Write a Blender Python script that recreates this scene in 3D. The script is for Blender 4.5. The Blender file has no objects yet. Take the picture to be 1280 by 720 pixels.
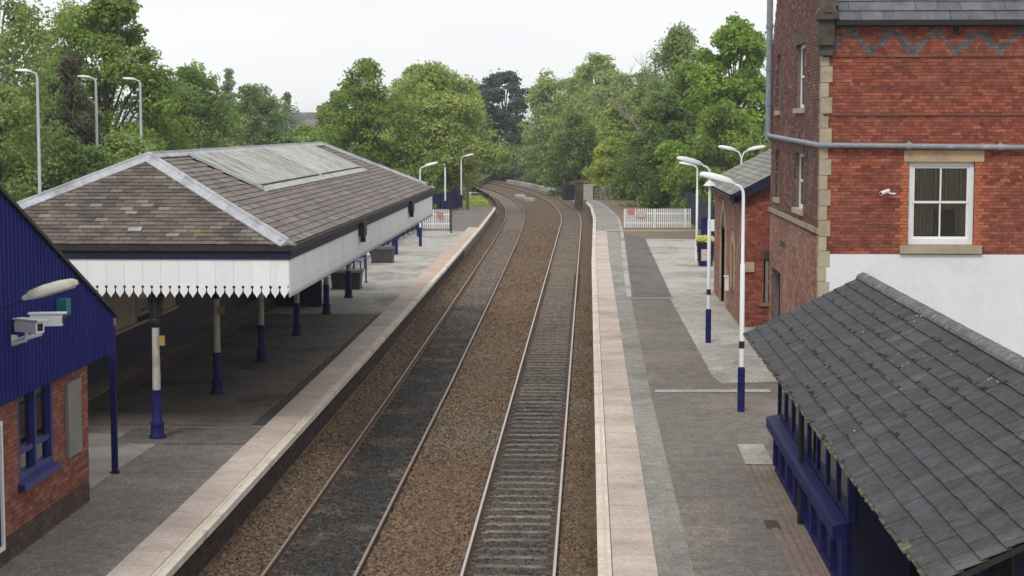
import bpy, math, random
import numpy as np
from mathutils import Vector, Matrix
random.seed(7); rng = np.random.default_rng(11)
S = bpy.context.scene; COL = S.collection

# ------------------------------------------------------------------ camera
EYE = 6.37                                   # eye height above the platform surface (z = 0)
cam = bpy.data.objects.new('camera', bpy.data.cameras.new('camera')); COL.objects.link(cam)
cam.location = (0, 0, EYE); cam.rotation_euler = (math.radians(90-5.155), 0, math.radians(2.433))
cam.data.sensor_width = 36; cam.data.lens = 63.28; cam.data.clip_start = .3; cam.data.clip_end = 3000
S.camera = cam
# ------------------------------------------------------------------ sky, sun
W = bpy.data.worlds.new('World'); S.world = W; W.use_nodes = True
nt = W.node_tree; N = nt.nodes; L = nt.links; N.clear()
SUN_EL, SUN_AZ = math.radians(44), math.radians(198)      # azimuth clockwise from +Y
sky = N.new('ShaderNodeTexSky'); sky.sky_type = 'NISHITA'; sky.sun_disc = False
sky.sun_elevation = SUN_EL; sky.sun_rotation = SUN_AZ; sky.air_density = 1; sky.dust_density = 3
hsv = N.new('ShaderNodeHueSaturation'); hsv.inputs['Saturation'].default_value = .3
L.new(sky.outputs[0], hsv.inputs['Color'])
tc = N.new('ShaderNodeTexCoord'); mp = N.new('ShaderNodeMapping'); mp.inputs['Scale'].default_value = (1.5, 1.5, 5)
nz = N.new('ShaderNodeTexNoise'); nz.inputs['Scale'].default_value = 2.2; nz.inputs['Detail'].default_value = 5
L.new(tc.outputs['Generated'], mp.inputs[0]); L.new(mp.outputs[0], nz.inputs['Vector'])
cr = N.new('ShaderNodeValToRGB'); e = cr.color_ramp.elements
e[0].position = .3; e[0].color = (9.1, 9.3, 9.6, 1); e[1].position = .7; e[1].color = (10.1, 10.15, 10.15, 1)
L.new(nz.outputs[0], cr.inputs[0])
mx = N.new('ShaderNodeMixRGB'); mx.inputs[0].default_value = .94
L.new(hsv.outputs[0], mx.inputs[1]); L.new(cr.outputs[0], mx.inputs[2])
bg = N.new('ShaderNodeBackground'); bg.inputs['Strength'].default_value = .098
L.new(mx.outputs[0], bg.inputs['Color']); wo = N.new('ShaderNodeOutputWorld'); L.new(bg.outputs[0], wo.inputs[0])
sl = bpy.data.lights.new('sun', 'SUN'); sl.energy = 1.35; sl.angle = math.radians(14); sl.color = (1, .965, .91)
so = bpy.data.objects.new('sun', sl); COL.objects.link(so)
sd = Vector((math.sin(SUN_AZ)*math.cos(SUN_EL), math.cos(SUN_AZ)*math.cos(SUN_EL), math.sin(SUN_EL)))
so.rotation_euler = sd.to_track_quat('Z', 'Y').to_euler(); so.location = (0, -5, 40)
S.view_settings.view_transform = 'Standard'; S.view_settings.look = 'None'
S.view_settings.exposure = .12; S.view_settings.gamma = 1
S.render.engine = 'CYCLES'

# ------------------------------------------------------------------ materials
def s2l(c): return tuple(((v/255)/12.92 if v <= 10 else ((v/255+.055)/1.055)**2.4) for v in c)
def mat(name, c, c2=None, scale=2., rough=.85, rnd=0., bump=0., bscale=30., stretch=(1, 1, 1), grain=.0,
        gscale=60., spec=.3, c3=None, s3=.35, t3=(.52, .66), metal=0., trans=0., ramp=None, det=6, ygrad=None):
    """c/c2 mixed by fine noise, c3 in larger patches, rnd = value difference from piece to piece"""
    m = bpy.data.materials.new(name); m.use_nodes = True; n = m.node_tree.nodes; l = m.node_tree.links
    b = n['Principled BSDF']; b.inputs['Roughness'].default_value = rough
    b.inputs['Specular IOR Level'].default_value = spec; b.inputs['Metallic'].default_value = metal
    g = n.new('ShaderNodeNewGeometry'); mpn = n.new('ShaderNodeMapping'); mpn.inputs['Scale'].default_value = stretch
    l.new(g.outputs['Position'], mpn.inputs[0]); P = mpn.outputs[0]
    def noise(s, d=det):
        t = n.new('ShaderNodeTexNoise'); t.inputs['Scale'].default_value = s; t.inputs['Detail'].default_value = d
        t.inputs['Roughness'].default_value = .62; l.new(P, t.inputs['Vector']); return t.outputs[0]
    def mix(f, a, bb, mode='MIX'):
        x = n.new('ShaderNodeMixRGB'); x.blend_type = mode
        for i, v in ((0, f), (1, a), (2, bb)):
            if isinstance(v, bpy.types.NodeSocket): l.new(v, x.inputs[i])
            elif i == 0: x.inputs[0].default_value = v
            else: x.inputs[i].default_value = (*v[:3], 1)
        return x.outputs[0]
    def rg(v, a, bb):
        r = n.new('ShaderNodeMapRange'); r.inputs[1].default_value = a; r.inputs[2].default_value = bb
        r.clamp = True; l.new(v, r.inputs[0]); return r.outputs[0]
    oi = n.new('ShaderNodeObjectInfo'); add = n.new('ShaderNodeMath'); add.operation = 'ADD'
    l.new(oi.outputs['Random'], add.inputs[0]); l.new(g.outputs['Random Per Island'], add.inputs[1])
    fr = n.new('ShaderNodeMath'); fr.operation = 'FRACT'; l.new(add.outputs[0], fr.inputs[0]); R = fr.outputs[0]
    if ramp:
        rp = n.new('ShaderNodeValToRGB'); rp.color_ramp.interpolation = 'LINEAR'
        els = rp.color_ramp.elements
        while len(els) < len(ramp): els.new(.5)
        for k, (p, cc) in enumerate(ramp): els[k].position = p; els[k].color = (*cc, 1)
        l.new(R, rp.inputs[0]); col = rp.outputs[0]
        if c2: col = mix(rg(noise(scale), .45, .75), col, c2)
    else:
        col = mix(rg(noise(scale), .3, .7), c, c2) if c2 else mix(0., c, c)
    if c3: col = mix(rg(noise(s3, 4), *t3), col, c3)
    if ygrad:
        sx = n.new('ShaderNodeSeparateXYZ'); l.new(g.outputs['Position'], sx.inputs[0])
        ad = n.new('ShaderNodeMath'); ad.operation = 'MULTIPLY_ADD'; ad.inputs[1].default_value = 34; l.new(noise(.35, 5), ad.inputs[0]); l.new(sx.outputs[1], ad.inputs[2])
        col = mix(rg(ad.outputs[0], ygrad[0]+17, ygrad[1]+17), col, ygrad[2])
    if grain:
        col = mix(1., col, mix(rg(noise(gscale, 3), .32, .68), (1-grain,)*3, (1+grain,)*3), 'MULTIPLY')
        col = mix(1., col, mix(rg(noise(gscale*.21+.3, 4), .34, .66), (1-grain*.45,)*3, (1+grain*.45,)*3), 'MULTIPLY')
    if rnd:
        h = n.new('ShaderNodeHueSaturation'); r = n.new('ShaderNodeMapRange')
        r.inputs[3].default_value = 1-rnd; r.inputs[4].default_value = 1+rnd
        l.new(R, r.inputs[0]); l.new(r.outputs[0], h.inputs['Value']); l.new(col, h.inputs['Color']); col = h.outputs[0]
    l.new(col, b.inputs['Base Color'])
    if bump:
        bp = n.new('ShaderNodeBump'); bp.inputs['Strength'].default_value = 1; bp.inputs['Distance'].default_value = bump
        l.new(noise(bscale), bp.inputs['Height']); l.new(bp.outputs[0], b.inputs['Normal'])
    if trans:
        tr = n.new('ShaderNodeBsdfTranslucent'); l.new(col, tr.inputs[0])
        ms = n.new('ShaderNodeMixShader'); ms.inputs[0].default_value = trans
        l.new(b.outputs[0], ms.inputs[1]); l.new(tr.outputs[0], ms.inputs[2])
        l.new(ms.outputs[0], n['Material Output'].inputs[0])
    return m
def glass(name, tint=(.02, .025, .03), alpha=.55):
    m = bpy.data.materials.new(name); m.use_nodes = True; n = m.node_tree.nodes; l = m.node_tree.links; n.clear()
    o = n.new('ShaderNodeOutputMaterial'); gl = n.new('ShaderNodeBsdfGlossy'); gl.inputs['Roughness'].default_value = .03
    tr = n.new('ShaderNodeBsdfTransparent'); tr.inputs[0].default_value = (.94, .95, .94, 1)
    fz = n.new('ShaderNodeFresnel'); fz.inputs[0].default_value = 1.6
    mxs = n.new('ShaderNodeMixShader'); l.new(fz.outputs[0], mxs.inputs[0]); l.new(tr.outputs[0], mxs.inputs[1]); l.new(gl.outputs[0], mxs.inputs[2])
    l.new(mxs.outputs[0], o.inputs[0]); return m

# ------------------------------------------------------------------ mesh building
class MB:
    def __init__(s): s.v = []; s.f = []; s.m = []; s.sm = []
    def add(s, v, f, m=0, sm=False):
        o = len(s.v); s.v += [tuple(p) for p in v]
        for q in f: s.f.append([i+o for i in q]); s.m.append(m); s.sm.append(sm)
    def box(s, x0, y0, z0, x1, y1, z1, m=0):
        s.add([(x0,y0,z0),(x1,y0,z0),(x1,y1,z0),(x0,y1,z0),(x0,y0,z1),(x1,y0,z1),(x1,y1,z1),(x0,y1,z1)],
              [(0,3,2,1),(4,5,6,7),(0,1,5,4),(1,2,6,5),(2,3,7,6),(3,0,4,7)], m); return s
    def obox(s, o, a, b, c, m=0):                 # corner o, edge vectors a, b, c
        o, a, b, c = map(Vector, (o, a, b, c))
        p = [o, o+a, o+a+b, o+b]; p += [q+c for q in p]
        if a.cross(b).dot(c) > 0: F = [(0,3,2,1),(4,5,6,7),(0,1,5,4),(1,2,6,5),(2,3,7,6),(3,0,4,7)]
        else: F = [(0,1,2,3),(7,6,5,4),(4,5,1,0),(5,6,2,1),(6,7,3,2),(7,4,0,3)]
        s.add(p, F, m); return s
    def tube(s, pts, rs, n=10, m=0, cap=True, sm=True):
        pts = [Vector(p) for p in pts]
        if not hasattr(rs, '__len__'): rs = [rs]*len(pts)
        rings = []; up = None
        for i, p in enumerate(pts):
            t = (pts[min(i+1, len(pts)-1)]-pts[max(i-1, 0)])
            if t.length < 1e-9: t = Vector((0,0,1))
            t.normalize()
            if up is None: up = Vector((1,0,0)) if abs(t.x) < .9 else Vector((0,1,0))
            u = (up - t*up.dot(t)).normalized(); w = t.cross(u); up = u
            rings.append([p+(u*math.cos(a)+w*math.sin(a))*rs[i] for a in [2*math.pi*k/n for k in range(n)]])
        v = [q for r in rings for q in r]; f = []
        for i in range(len(pts)-1):
            for k in range(n):
                a = i*n+k; b = i*n+(k+1) % n; f.append((a, b, b+n, a+n))
        s.add(v, f, m, sm)
        if cap:
            s.add(rings[0], [tuple(range(n-1, -1, -1))], m); s.add(rings[-1], [tuple(range(n))], m)
        return s
    def prism(s, poly, axis, d0, d1, m=0):        # 2-D polygon extruded along an axis
        def P(a, b, d): return {'x': (d, a, b), 'y': (a, d, b), 'z': (a, b, d)}[axis]
        n = len(poly); v = [P(a, b, d0) for a, b in poly]+[P(a, b, d1) for a, b in poly]
        s.add(v, [tuple(range(n)), tuple(range(2*n-1, n-1, -1))]+[(i, (i+1) % n, n+(i+1) % n, n+i) for i in range(n)], m)
        return s
    def data(s, name, mats):
        me = bpy.data.meshes.new(name); me.from_pydata(s.v, [], s.f)
        for q in (mats if isinstance(mats, (list, tuple)) else [mats]): me.materials.append(q)
        me.polygons.foreach_set('material_index', s.m); me.polygons.foreach_set('use_smooth', s.sm); me.update(); return me
    def build(s, name, mats, parent=None, kind=None, loc=None):
        return link(name, s.data(name, mats), parent, kind, loc)
def link(name, data, parent=None, kind=None, loc=None, rot=None):
    o = bpy.data.objects.new(name, data); COL.objects.link(o)
    if parent: o.parent = parent
    if kind: o['kind'] = kind
    if loc is not None: o.location = loc
    if rot is not None: o.rotation_euler = rot
    return o
def tag(o, label, cat, group=None):
    o['label'] = label; o['category'] = cat
    if group: o['group'] = group
    return o
def thing(name, label, cat, loc=(0,0,0), rz=0, group=None):
    return tag(link(name, None, loc=loc, rot=(0,0,rz)), label, cat, group)
def fix(me):                                       # consistent outward normals
    import bmesh
    b = bmesh.new(); b.from_mesh(me); bmesh.ops.recalc_face_normals(b, faces=b.faces); b.to_mesh(me); b.free(); return me
def clip(poly, a, b, c):                           # keep a*x+b*y <= c
    out = []
    for i in range(len(poly)):
        p, q = poly[i], poly[(i+1) % len(poly)]; dp = a*p[0]+b*p[1]-c; dq = a*q[0]+b*q[1]-c
        if dp <= 0: out.append(p)
        if dp*dq < 0: t = dp/(dp-dq); out.append((p[0]+(q[0]-p[0])*t, p[1]+(q[1]-p[1])*t))
    return out

# palette -------------------------------------------------------------------
M = {}
M['ground'] = mat('ground_grass', (.05,.075,.025), (.10,.12,.045), 1.2, grain=.3, c3=(.13,.10,.06), s3=.12)
M['dirt'] = mat('bare_earth', (.16,.105,.07), (.24,.18,.12), 1.5, grain=.25, c3=(.09,.11,.04), s3=.5)
M['ballast'] = mat('ballast_stone', (.118,.074,.046), (.18,.122,.079), 9, rough=.95, rnd=.62, c3=(.16,.125,.09), s3=.16)
M['ballast_bed'] = mat('ballast_bed', (.085,.052,.032), (.175,.115,.074), 16, rough=.95, grain=.55, gscale=9, bump=.05, bscale=9, c3=(.14,.10,.07), s3=.14)
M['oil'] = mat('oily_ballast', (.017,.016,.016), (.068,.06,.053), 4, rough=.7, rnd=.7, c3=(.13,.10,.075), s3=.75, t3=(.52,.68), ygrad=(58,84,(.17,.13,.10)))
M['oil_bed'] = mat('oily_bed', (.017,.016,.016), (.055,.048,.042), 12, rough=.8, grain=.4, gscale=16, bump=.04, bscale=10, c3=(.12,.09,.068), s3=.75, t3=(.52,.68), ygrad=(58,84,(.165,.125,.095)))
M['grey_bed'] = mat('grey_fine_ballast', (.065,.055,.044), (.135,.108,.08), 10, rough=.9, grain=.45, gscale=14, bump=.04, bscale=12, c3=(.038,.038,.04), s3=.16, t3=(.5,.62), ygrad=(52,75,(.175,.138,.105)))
M['tarmac'] = mat('worn_tarmac', (.148,.130,.115), (.205,.183,.163), 1.8, grain=.38, gscale=17, bump=.004, bscale=60, c3=(.24,.20,.17), s3=.28, rough=.9)
M['tarmac_d'] = mat('dark_tarmac', (.115,.102,.09), (.165,.148,.13), 1.5, grain=.5, gscale=17, bump=.004, bscale=60, c3=(.09,.08,.072), s3=.4, rough=.9)
M['smooth'] = mat('grey_resurfaced_strip', (.235,.225,.20), (.315,.30,.27), 1.4, grain=.32, gscale=15, c3=(.20,.19,.17), s3=.3, rough=.9)
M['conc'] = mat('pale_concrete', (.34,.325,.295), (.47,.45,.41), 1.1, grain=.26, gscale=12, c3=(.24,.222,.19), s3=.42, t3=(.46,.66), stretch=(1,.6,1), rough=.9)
M['conc_slab'] = mat('concrete_slab', (.25,.23,.20), (.33,.31,.27), 1.6, grain=.1, rnd=.1, c3=(.19,.17,.145), s3=.45, rough=.9)
M['slab'] = mat('pinkish_paving_slab', (.47,.385,.335), (.56,.475,.42), 1.3, rnd=.085, grain=.16, gscale=14, c3=(.39,.31,.26), s3=.4, t3=(.5,.72), rough=.9)
M['slab_r'] = mat('reddish_paving_slab', (.46,.335,.27), (.53,.41,.335), 1.3, rnd=.07, grain=.07, c3=(.42,.33,.27), s3=.4, rough=.9)
M['shade_floor'] = mat('canopy_shade_floor', (.12,.104,.09), (.175,.152,.132), 1.3, grain=.4, gscale=28, c3=(.06,.05,.044), s3=.4, rough=.85)  # floor concrete with the canopy's shade darkened into its colour
M['trench'] = mat('trench_tarmac', (.045,.04,.037), (.07,.062,.056), 2, grain=.4, gscale=20)
M['coping'] = mat('coping_stone', (.58,.51,.43), (.72,.65,.56), 3, rnd=.06, grain=.12, gscale=20, c3=(.34,.30,.23), s3=1.0, t3=(.55,.7), rough=.9)
M['yellow'] = mat('worn_yellow_line', (.60,.47,.33), (.66,.56,.45), 4, grain=.15, c3=(.46,.40,.32), s3=1.2)
M['edge_wall'] = mat('dark_platform_brick', (.032,.021,.018), (.055,.034,.027), 5, rnd=.3, c3=(.03,.025,.022), s3=.7)
M['brickpav'] = mat('red_brown_paver', (.20,.145,.12), (.26,.20,.165), 2, rnd=.13, grain=.12, c3=(.17,.15,.10), s3=.6)
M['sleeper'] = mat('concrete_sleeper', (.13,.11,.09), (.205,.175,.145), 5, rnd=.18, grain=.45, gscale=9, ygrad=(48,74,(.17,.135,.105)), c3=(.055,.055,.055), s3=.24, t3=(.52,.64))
M['rail_dull'] = mat('dull_rail', (.27,.22,.19), (.34,.29,.26), 3, rough=.5, metal=.3)
M['rail_top'] = mat('polished_rail', (.46,.41,.38), (.56,.51,.48), 1, rough=.42, metal=.45, spec=.5)
M['rail_rust'] = mat('rusty_rail', (.10,.06,.04), (.15,.095,.065), 6, rough=.8)
M['mortar'] = mat('mortar', (.11,.075,.06), (.17,.125,.10), 6, grain=.2)
M['mortar_d'] = mat('sooty_mortar', (.12,.085,.075), (.20,.16,.14), 6, grain=.2)
RB = [(0,(.19,.053,.039)),(.3,(.255,.069,.046)),(.6,(.295,.080,.049)),(.93,(.34,.10,.058)),(1,(.38,.14,.085))]
M['brick'] = mat('orange_red_brick', (0,0,0), (.21,.07,.05), 1.1, ramp=RB, rough=.9, c3=(.17,.06,.046), s3=.45, t3=(.52,.80), rnd=.1, grain=.22, gscale=9)
M['brick_o'] = mat('bright_orange_brick', (.40,.11,.05), (.46,.15,.07), 5, rnd=.12, rough=.9)
M['brick_b'] = mat('blue_grey_brick', (.085,.085,.10), (.16,.14,.15), 5, rnd=.3, rough=.8)
M['brick_s'] = mat('weathered_brown_brick', (0,0,0), (.13,.075,.065), 1.2, rough=.95,
    ramp=[(0,(.085,.040,.036)),(.4,(.15,.060,.048)),(.8,(.21,.092,.07)),(1,(.30,.19,.16))], c3=(.30,.20,.17), s3=.45, t3=(.56,.8))
M['brick_w'] = mat('spalled_pink_brick', (0,0,0), (.33,.19,.15), 2.2, rough=.95,
    ramp=[(0,(.19,.075,.055)),(.4,(.28,.11,.075)),(.8,(.33,.15,.10)),(1,(.42,.29,.24))], c3=(.40,.28,.23), s3=.8, t3=(.5,.75))
M['brick_k'] = mat('red_kiosk_brick', (0,0,0), (.20,.075,.055), 3, rough=.9,
    ramp=[(0,(.16,.052,.04)),(.5,(.24,.085,.055)),(1,(.31,.14,.095))])
M['brick_p'] = mat('brown_plinth_brick', (.07,.045,.038), (.10,.062,.05), 3, rnd=.25)
M['render'] = mat('white_painted_render', (.70,.725,.76), (.76,.78,.81), 1.2, grain=.025, gscale=12, c3=(.60,.62,.66), s3=.9, t3=(.56,.78), bump=.006, bscale=6, rough=.8)
M['quoin'] = mat('cream_sandstone', (.35,.295,.205), (.45,.385,.28), 3, rnd=.14, grain=.1, c3=(.24,.19,.13), s3=1.1, t3=(.55,.72))
M['stone_d'] = mat('blackened_stone', (.045,.040,.034), (.12,.10,.078), 4, rnd=.15, grain=.2)
M['stone'] = mat('tan_stone', (.42,.31,.18), (.50,.39,.25), 3, grain=.1, c3=(.27,.22,.16), s3=1.5)
M['slate'] = mat('blue_grey_slate', (.036,.036,.041), (.064,.063,.070), 6, rnd=.2, rough=.75, grain=.34, gscale=16, stretch=(1,1.5,1), c3=(.10,.098,.10), s3=.45, t3=(.55,.75))
M['slate_h'] = mat('house_slate', (.085,.09,.105), (.15,.155,.17), 3, rnd=.2, rough=.6, grain=.15, c3=(.30,.28,.25), s3=1.3, t3=(.66,.72))
M['slate_g'] = mat('grey_lichen_slate', (.15,.145,.13), (.23,.22,.20), 3, rnd=.2, rough=.7, grain=.15, c3=(.30,.29,.25), s3=.8)
M['slate_b'] = mat('brown_slate', (.125,.09,.07), (.15,.115,.095), 1.2, rnd=.14, rough=.75, grain=.18, gscale=18, c3=(.20,.155,.065), s3=.38, t3=(.58,.72),
    ramp=[(0,(.074,.062,.055)),(.4,(.098,.081,.070)),(.8,(.122,.101,.086)),(.95,(.155,.128,.105)),(1,(.22,.20,.18))])
M['slate_p'] = mat('purple_brown_slate', (.16,.12,.10), (.24,.19,.165), 2.5, rough=.75, grain=.15, gscale=18, c3=(.24,.205,.16), s3=.3, t3=(.55,.75),
    ramp=[(0,(.115,.096,.084)),(.35,(.145,.122,.107)),(.7,(.17,.143,.125)),(.95,(.195,.168,.148)),(1,(.27,.25,.23))])
M['deck'] = mat('dark_roof_deck', (.018,.016,.015), (.03,.027,.024), 5)
M['ridge'] = mat('lichened_ridge_tile', (.085,.085,.088), (.18,.18,.175), 9, rnd=.12, grain=.4, gscale=28, rough=.8, c3=(.34,.33,.31), s3=4, t3=(.6,.7))
M['lead'] = mat('grey_lead_flashing', (.33,.34,.37), (.47,.48,.50), 4, rnd=.08, rough=.5, grain=.12, gscale=20, c3=(.26,.26,.28), s3=1.5)
M['grp'] = mat('weathered_translucent_sheet', (.34,.345,.315), (.46,.46,.42), 5, rnd=.10, rough=.6, grain=.18, gscale=10, stretch=(.5,2.5,.5), c3=(.21,.205,.185), s3=1.3, t3=(.5,.66))
M['white'] = mat('white_paint', (.74,.76,.77), (.80,.81,.81), 2, rough=.5, grain=.02, c3=(.66,.67,.66), s3=1.0, t3=(.6,.8))
M['white_b'] = mat('white_valance_board', (.80,.82,.84), (.86,.87,.88), 2, rough=.6, rnd=.035, grain=.03, c3=(.68,.67,.65), s3=1.3, t3=(.6,.8), stretch=(1,1,.4))
M['lampw'] = mat('lamp_white', (.74,.78,.80), (.80,.83,.85), 2, rough=.35)
M['lampg'] = mat('galvanised_steel', (.40,.44,.48), (.50,.54,.58), 3, rough=.5)
M['dirtylens'] = mat('dirty_lamp_cover', (.42,.40,.30), (.60,.60,.55), 5, rough=.5)
M['navy'] = mat('navy_blue_paint', (.010,.011,.085), (.014,.015,.10), 2, rough=.55, grain=.22, gscale=9, spec=.12)
M['weed'] = mat('platform_weed', (.06,.11,.03), (.12,.18,.05), 3, rnd=.3, trans=.3)
M['shaftw'] = mat('cream_grey_column', (.42,.40,.36), (.52,.50,.46), 3, rough=.6, c3=(.30,.27,.23), s3=1.5)  # cream-grey tint for the column shafts, browner in patches
M['navy_c'] = mat('navy_cladding', (.010,.012,.13), (.016,.018,.165), 1.2, rough=.55, grain=.14, gscale=6, spec=.12, stretch=(1,1,.25))
M['navy_d'] = mat('dark_navy_timber', (.008,.009,.035), (.012,.013,.05), 2, rough=.6)
M['blue'] = mat('royal_blue_frame', (.011,.016,.13), (.016,.024,.18), 2, rough=.35, spec=.5)
M['black'] = mat('black_paint', (.012,.012,.014), (.022,.021,.022), 4, rough=.5)
M['gutter'] = mat('black_gutter', (.014,.013,.013), (.04,.032,.028), 5, rough=.6)
M['moss'] = mat('mossy_slate_edge', (.05,.05,.045), (.13,.12,.07), 12, rnd=.4, grain=.3)
M['cream'] = mat('cream_boarding', (.50,.43,.33), (.58,.50,.39), 2, rnd=.05, grain=.05)
M['inner'] = mat('dim_interior', (.03,.028,.026), (.05,.045,.04), 2)
M['blind'] = mat('brown_blind', (.20,.155,.115), (.30,.24,.18), 3, stretch=(2,1,.3), grain=.2)
M['teal'] = mat('teal_plastic', (.02,.14,.19), (.03,.18,.23), 3, rough=.4)
M['dgrey'] = mat('dark_grey_box', (.04,.04,.043), (.07,.07,.072), 5, rough=.6)
M['panel'] = mat('grey_board', (.19,.175,.17), (.25,.235,.225), 2, rough=.6)
M['pipe'] = mat('grey_blue_pipe', (.19,.22,.25), (.29,.31,.34), 4, rough=.45, grain=.1, c3=(.38,.39,.40), s3=2, t3=(.6,.75))
M['red'] = mat('red_sign', (.42,.10,.08), (.60,.30,.26), 14)
M['signw'] = mat('white_sign', (.72,.72,.74), (.78,.78,.78), 3, rough=.4)
M['signr'] = mat('faded_print', (.45,.10,.09), (.75,.74,.74), 30, rough=.5)
M['ygold'] = mat('amber_sign', (.30,.21,.05), (.36,.26,.08), 3)
M['bark'] = mat('bark', (.055,.045,.035), (.11,.095,.075), 6, rough=.95)
M['barkp'] = mat('pale_bark', (.20,.18,.15), (.34,.32,.28), 5, rough=.95)
M['petal'] = mat('yellow_petal', (.72,.68,.12), (.80,.78,.30), 8, rnd=.1, trans=.3)
M['grate'] = mat('iron_grate', (.07,.055,.05), (.10,.08,.07), 5, rough=.7)
M['glass'] = glass('window_glass')

# ------------------------------------------------------------------ track alignment
RAD, YS = 450., 133.
def cR(y):                                         # centre of the right-hand track
    return -1.29 if y < YS else -1.29-RAD*(1-math.cos(math.asin(min((y-YS)/RAD, .999))))
def off(y): return float(np.interp(y, [0,29,50,81,113,146,180,300], [3.2,3.24,3.35,3.62,3.95,4.5,4.65,4.6]))
def nrm(y):
    d = (cR(y+.5)-cR(y-.5)); v = Vector((1, -d)); return v.normalized()   # points right
def pR(y, o): n = nrm(y); return (cR(y)+n.x*o, y+n.y*o)
def pL(y, o): return pR(y, o-off(y))
def edgeL(y): return pL(y, -1.46)[0] if y < YS else pL(y, -1.46)[0]
def edgeR(y): return .155 if y < 85 else float(np.interp(y, [85,100,125,142,155,168], [.155,.22,.32,.12,-.45,-1.3]))
ys_main = [10+2*i for i in range(126)]+[262+4*i for i in range(30)]

def ribbon(mb, fa, fb, ys, z, m=0):
    v = []; f = []
    for y in ys:
        a = fa(y); b = fb(y); a = a if isinstance(a, tuple) else (a, y); b = b if isinstance(b, tuple) else (b, y)
        v += [(a[0], a[1], z), (b[0], b[1], z)]
    for i in range(len(ys)-1): f.append((2*i, 2*i+1, 2*i+3, 2*i+2))
    mb.add(v, f, m)
def slabrib(name, fa, fb, y0, y1, z0, z1, mt, parent=None, kind='structure', step=2.):
    ys = list(np.linspace(y0, y1, max(2, int((y1-y0)/step)+1))); mb = MB(); v = []; f = []
    for y in ys:
        a, b = fa(y), fb(y); v += [(a,y,z0),(b,y,z0),(b,y,z1),(a,y,z1)]
    for i in range(len(ys)-1):
        o = 4*i
        for k in range(4): f.append((o+k, o+(k+1) % 4, o+4+(k+1) % 4, o+4+k))
    f += [(3,2,1,0), tuple(4*(len(ys)-1)+k for k in range(4))]
    mb.add(v, f); me = fix(mb.data(name, mt)); return link(name, me, parent, kind if not parent else None)

# ground & trackbed
RZ = -.915                                          # top of rails
g = MB(); g.box(-1500,-300,-3,1500,2500,-1.3); g.build('ground', M['ground'], kind='structure')
tb = MB()
ribbon(tb, lambda y: pR(y, -8.2), lambda y: pR(y, 3.4), ys_main, -1.13)
tb.build('trackbed', M['ballast_bed'], kind='structure')
# raised land behind the platforms
g = MB(); g.box(-90,60,-1.28,-13.2,400,-.35); g.build('embankment', M['ground'], kind='structure')
g = MB(); g.box(9,0,-1.27,90,400,-.02); g.box(1.2,158,-1.275,9,400,-.1); g.add([(-1.2,160,-.3),(1.2,160,-.12),(1.2,400,-.12),(-2,400,-.3)], [(0,1,2,3)]); g.build('verge', M['dirt'], kind='structure')
g = MB(); g.box(-60,5,-1.26,-13.3,59.9,-.08); g.build('forecourt', M['tarmac_d'], kind='structure')

# ---- railway tracks: thing > rail, sleeper
def rail_mesh(path, o, ys, name, top='rail_top'):
    prof = [(-.07,-.16),(.07,-.16),(.07,-.148),(.012,-.12),(.012,-.045),(.034,-.035),(.034,-.008),(.022,0),(-.022,0),(-.034,-.008),(-.034,-.035),(-.012,-.045),(-.012,-.12),(-.07,-.148)]
    v = []; f = []; mi = []; n = len(prof)
    for y in ys:
        nn = nrm(y); p = path(y, o)
        for a, b in prof: v.append((p[0]+nn.x*a, p[1]+nn.y*a, RZ+b))
    for i in range(len(ys)-1):
        for k in range(n):
            a = i*n+k; b = i*n+(k+1) % n; f.append((a, b, b+n, a+n)); mi.append(1 if k == 7 else 0)
    me = bpy.data.meshes.new(name); me.from_pydata(v, [], f); me.materials.append(M['rail_rust']); me.materials.append(M[top])
    me.polygons.foreach_set('material_index', mi); fix(me); return me
sm = MB(); sm.add([(-1.25,-.13,-.2),(1.25,-.13,-.2),(1.25,.13,-.2),(-1.25,.13,-.2),(-1.24,-.10,0),(1.24,-.10,0),(1.24,.10,0),(-1.24,.10,0)],
                  [(0,3,2,1),(4,5,6,7),(0,1,5,4),(1,2,6,5),(2,3,7,6),(3,0,4,7)])
sleeper_me = sm.data('sleeper', M['sleeper'])
for path, cat_l, sz in ((pR, 'straight right-hand railway track with pale sleepers showing between its shiny rails', 0.0),
                        (pL, 'left-hand railway track beside the canopy, its sleepers buried in black oily ballast', -.035)):
    t = thing('railway_track', cat_l, 'railway track')
    for o in (-.753, .753): link('rail', rail_mesh(path, o, [8+2*i for i in range(150)], 'rail', 'rail_top' if path is pR else 'rail_dull'), t)
    y = 24.; k = 0; rest = MB()
    while y < 300:
        p = path(y, 0); nn = nrm(y); a = math.atan2(nn.y, nn.x)
        zz = RZ-.163+.028+sz+random.uniform(-.008, .008)
        if k < 285:
            link('sleeper', sleeper_me, t, loc=(p[0]+random.uniform(-.02,.02), p[1], zz), rot=(0,0,a+random.uniform(-.006,.006)))
        else:
            ca, sa = math.cos(a), math.sin(a)
            rest.add([(p[0]+x*ca-yy*sa, p[1]+x*sa+yy*ca, zz+z2) for x, yy, z2 in sm.v], [(0,3,2,1),(4,5,6,7),(0,1,5,4),(1,2,6,5),(2,3,7,6),(3,0,4,7)])
        y += .65; k += 1
    rest.build('sleeper', M['sleeper'], t, kind='stuff')
    # rail clips (one at each side of both rails on each sleeper)
    cl = MB(); y = 24.
    while y < 90:
        for o in (-.753, .753):
            for s_ in (-.11, .11):
                p = path(y, o+s_); cl.box(p[0]-.04, p[1]-.05, RZ-.14, p[0]+.04, p[1]+.05, RZ-.085)
        y += .65
    cl.build('rail_clip', M['rail_rust'], t, kind='stuff')
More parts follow.
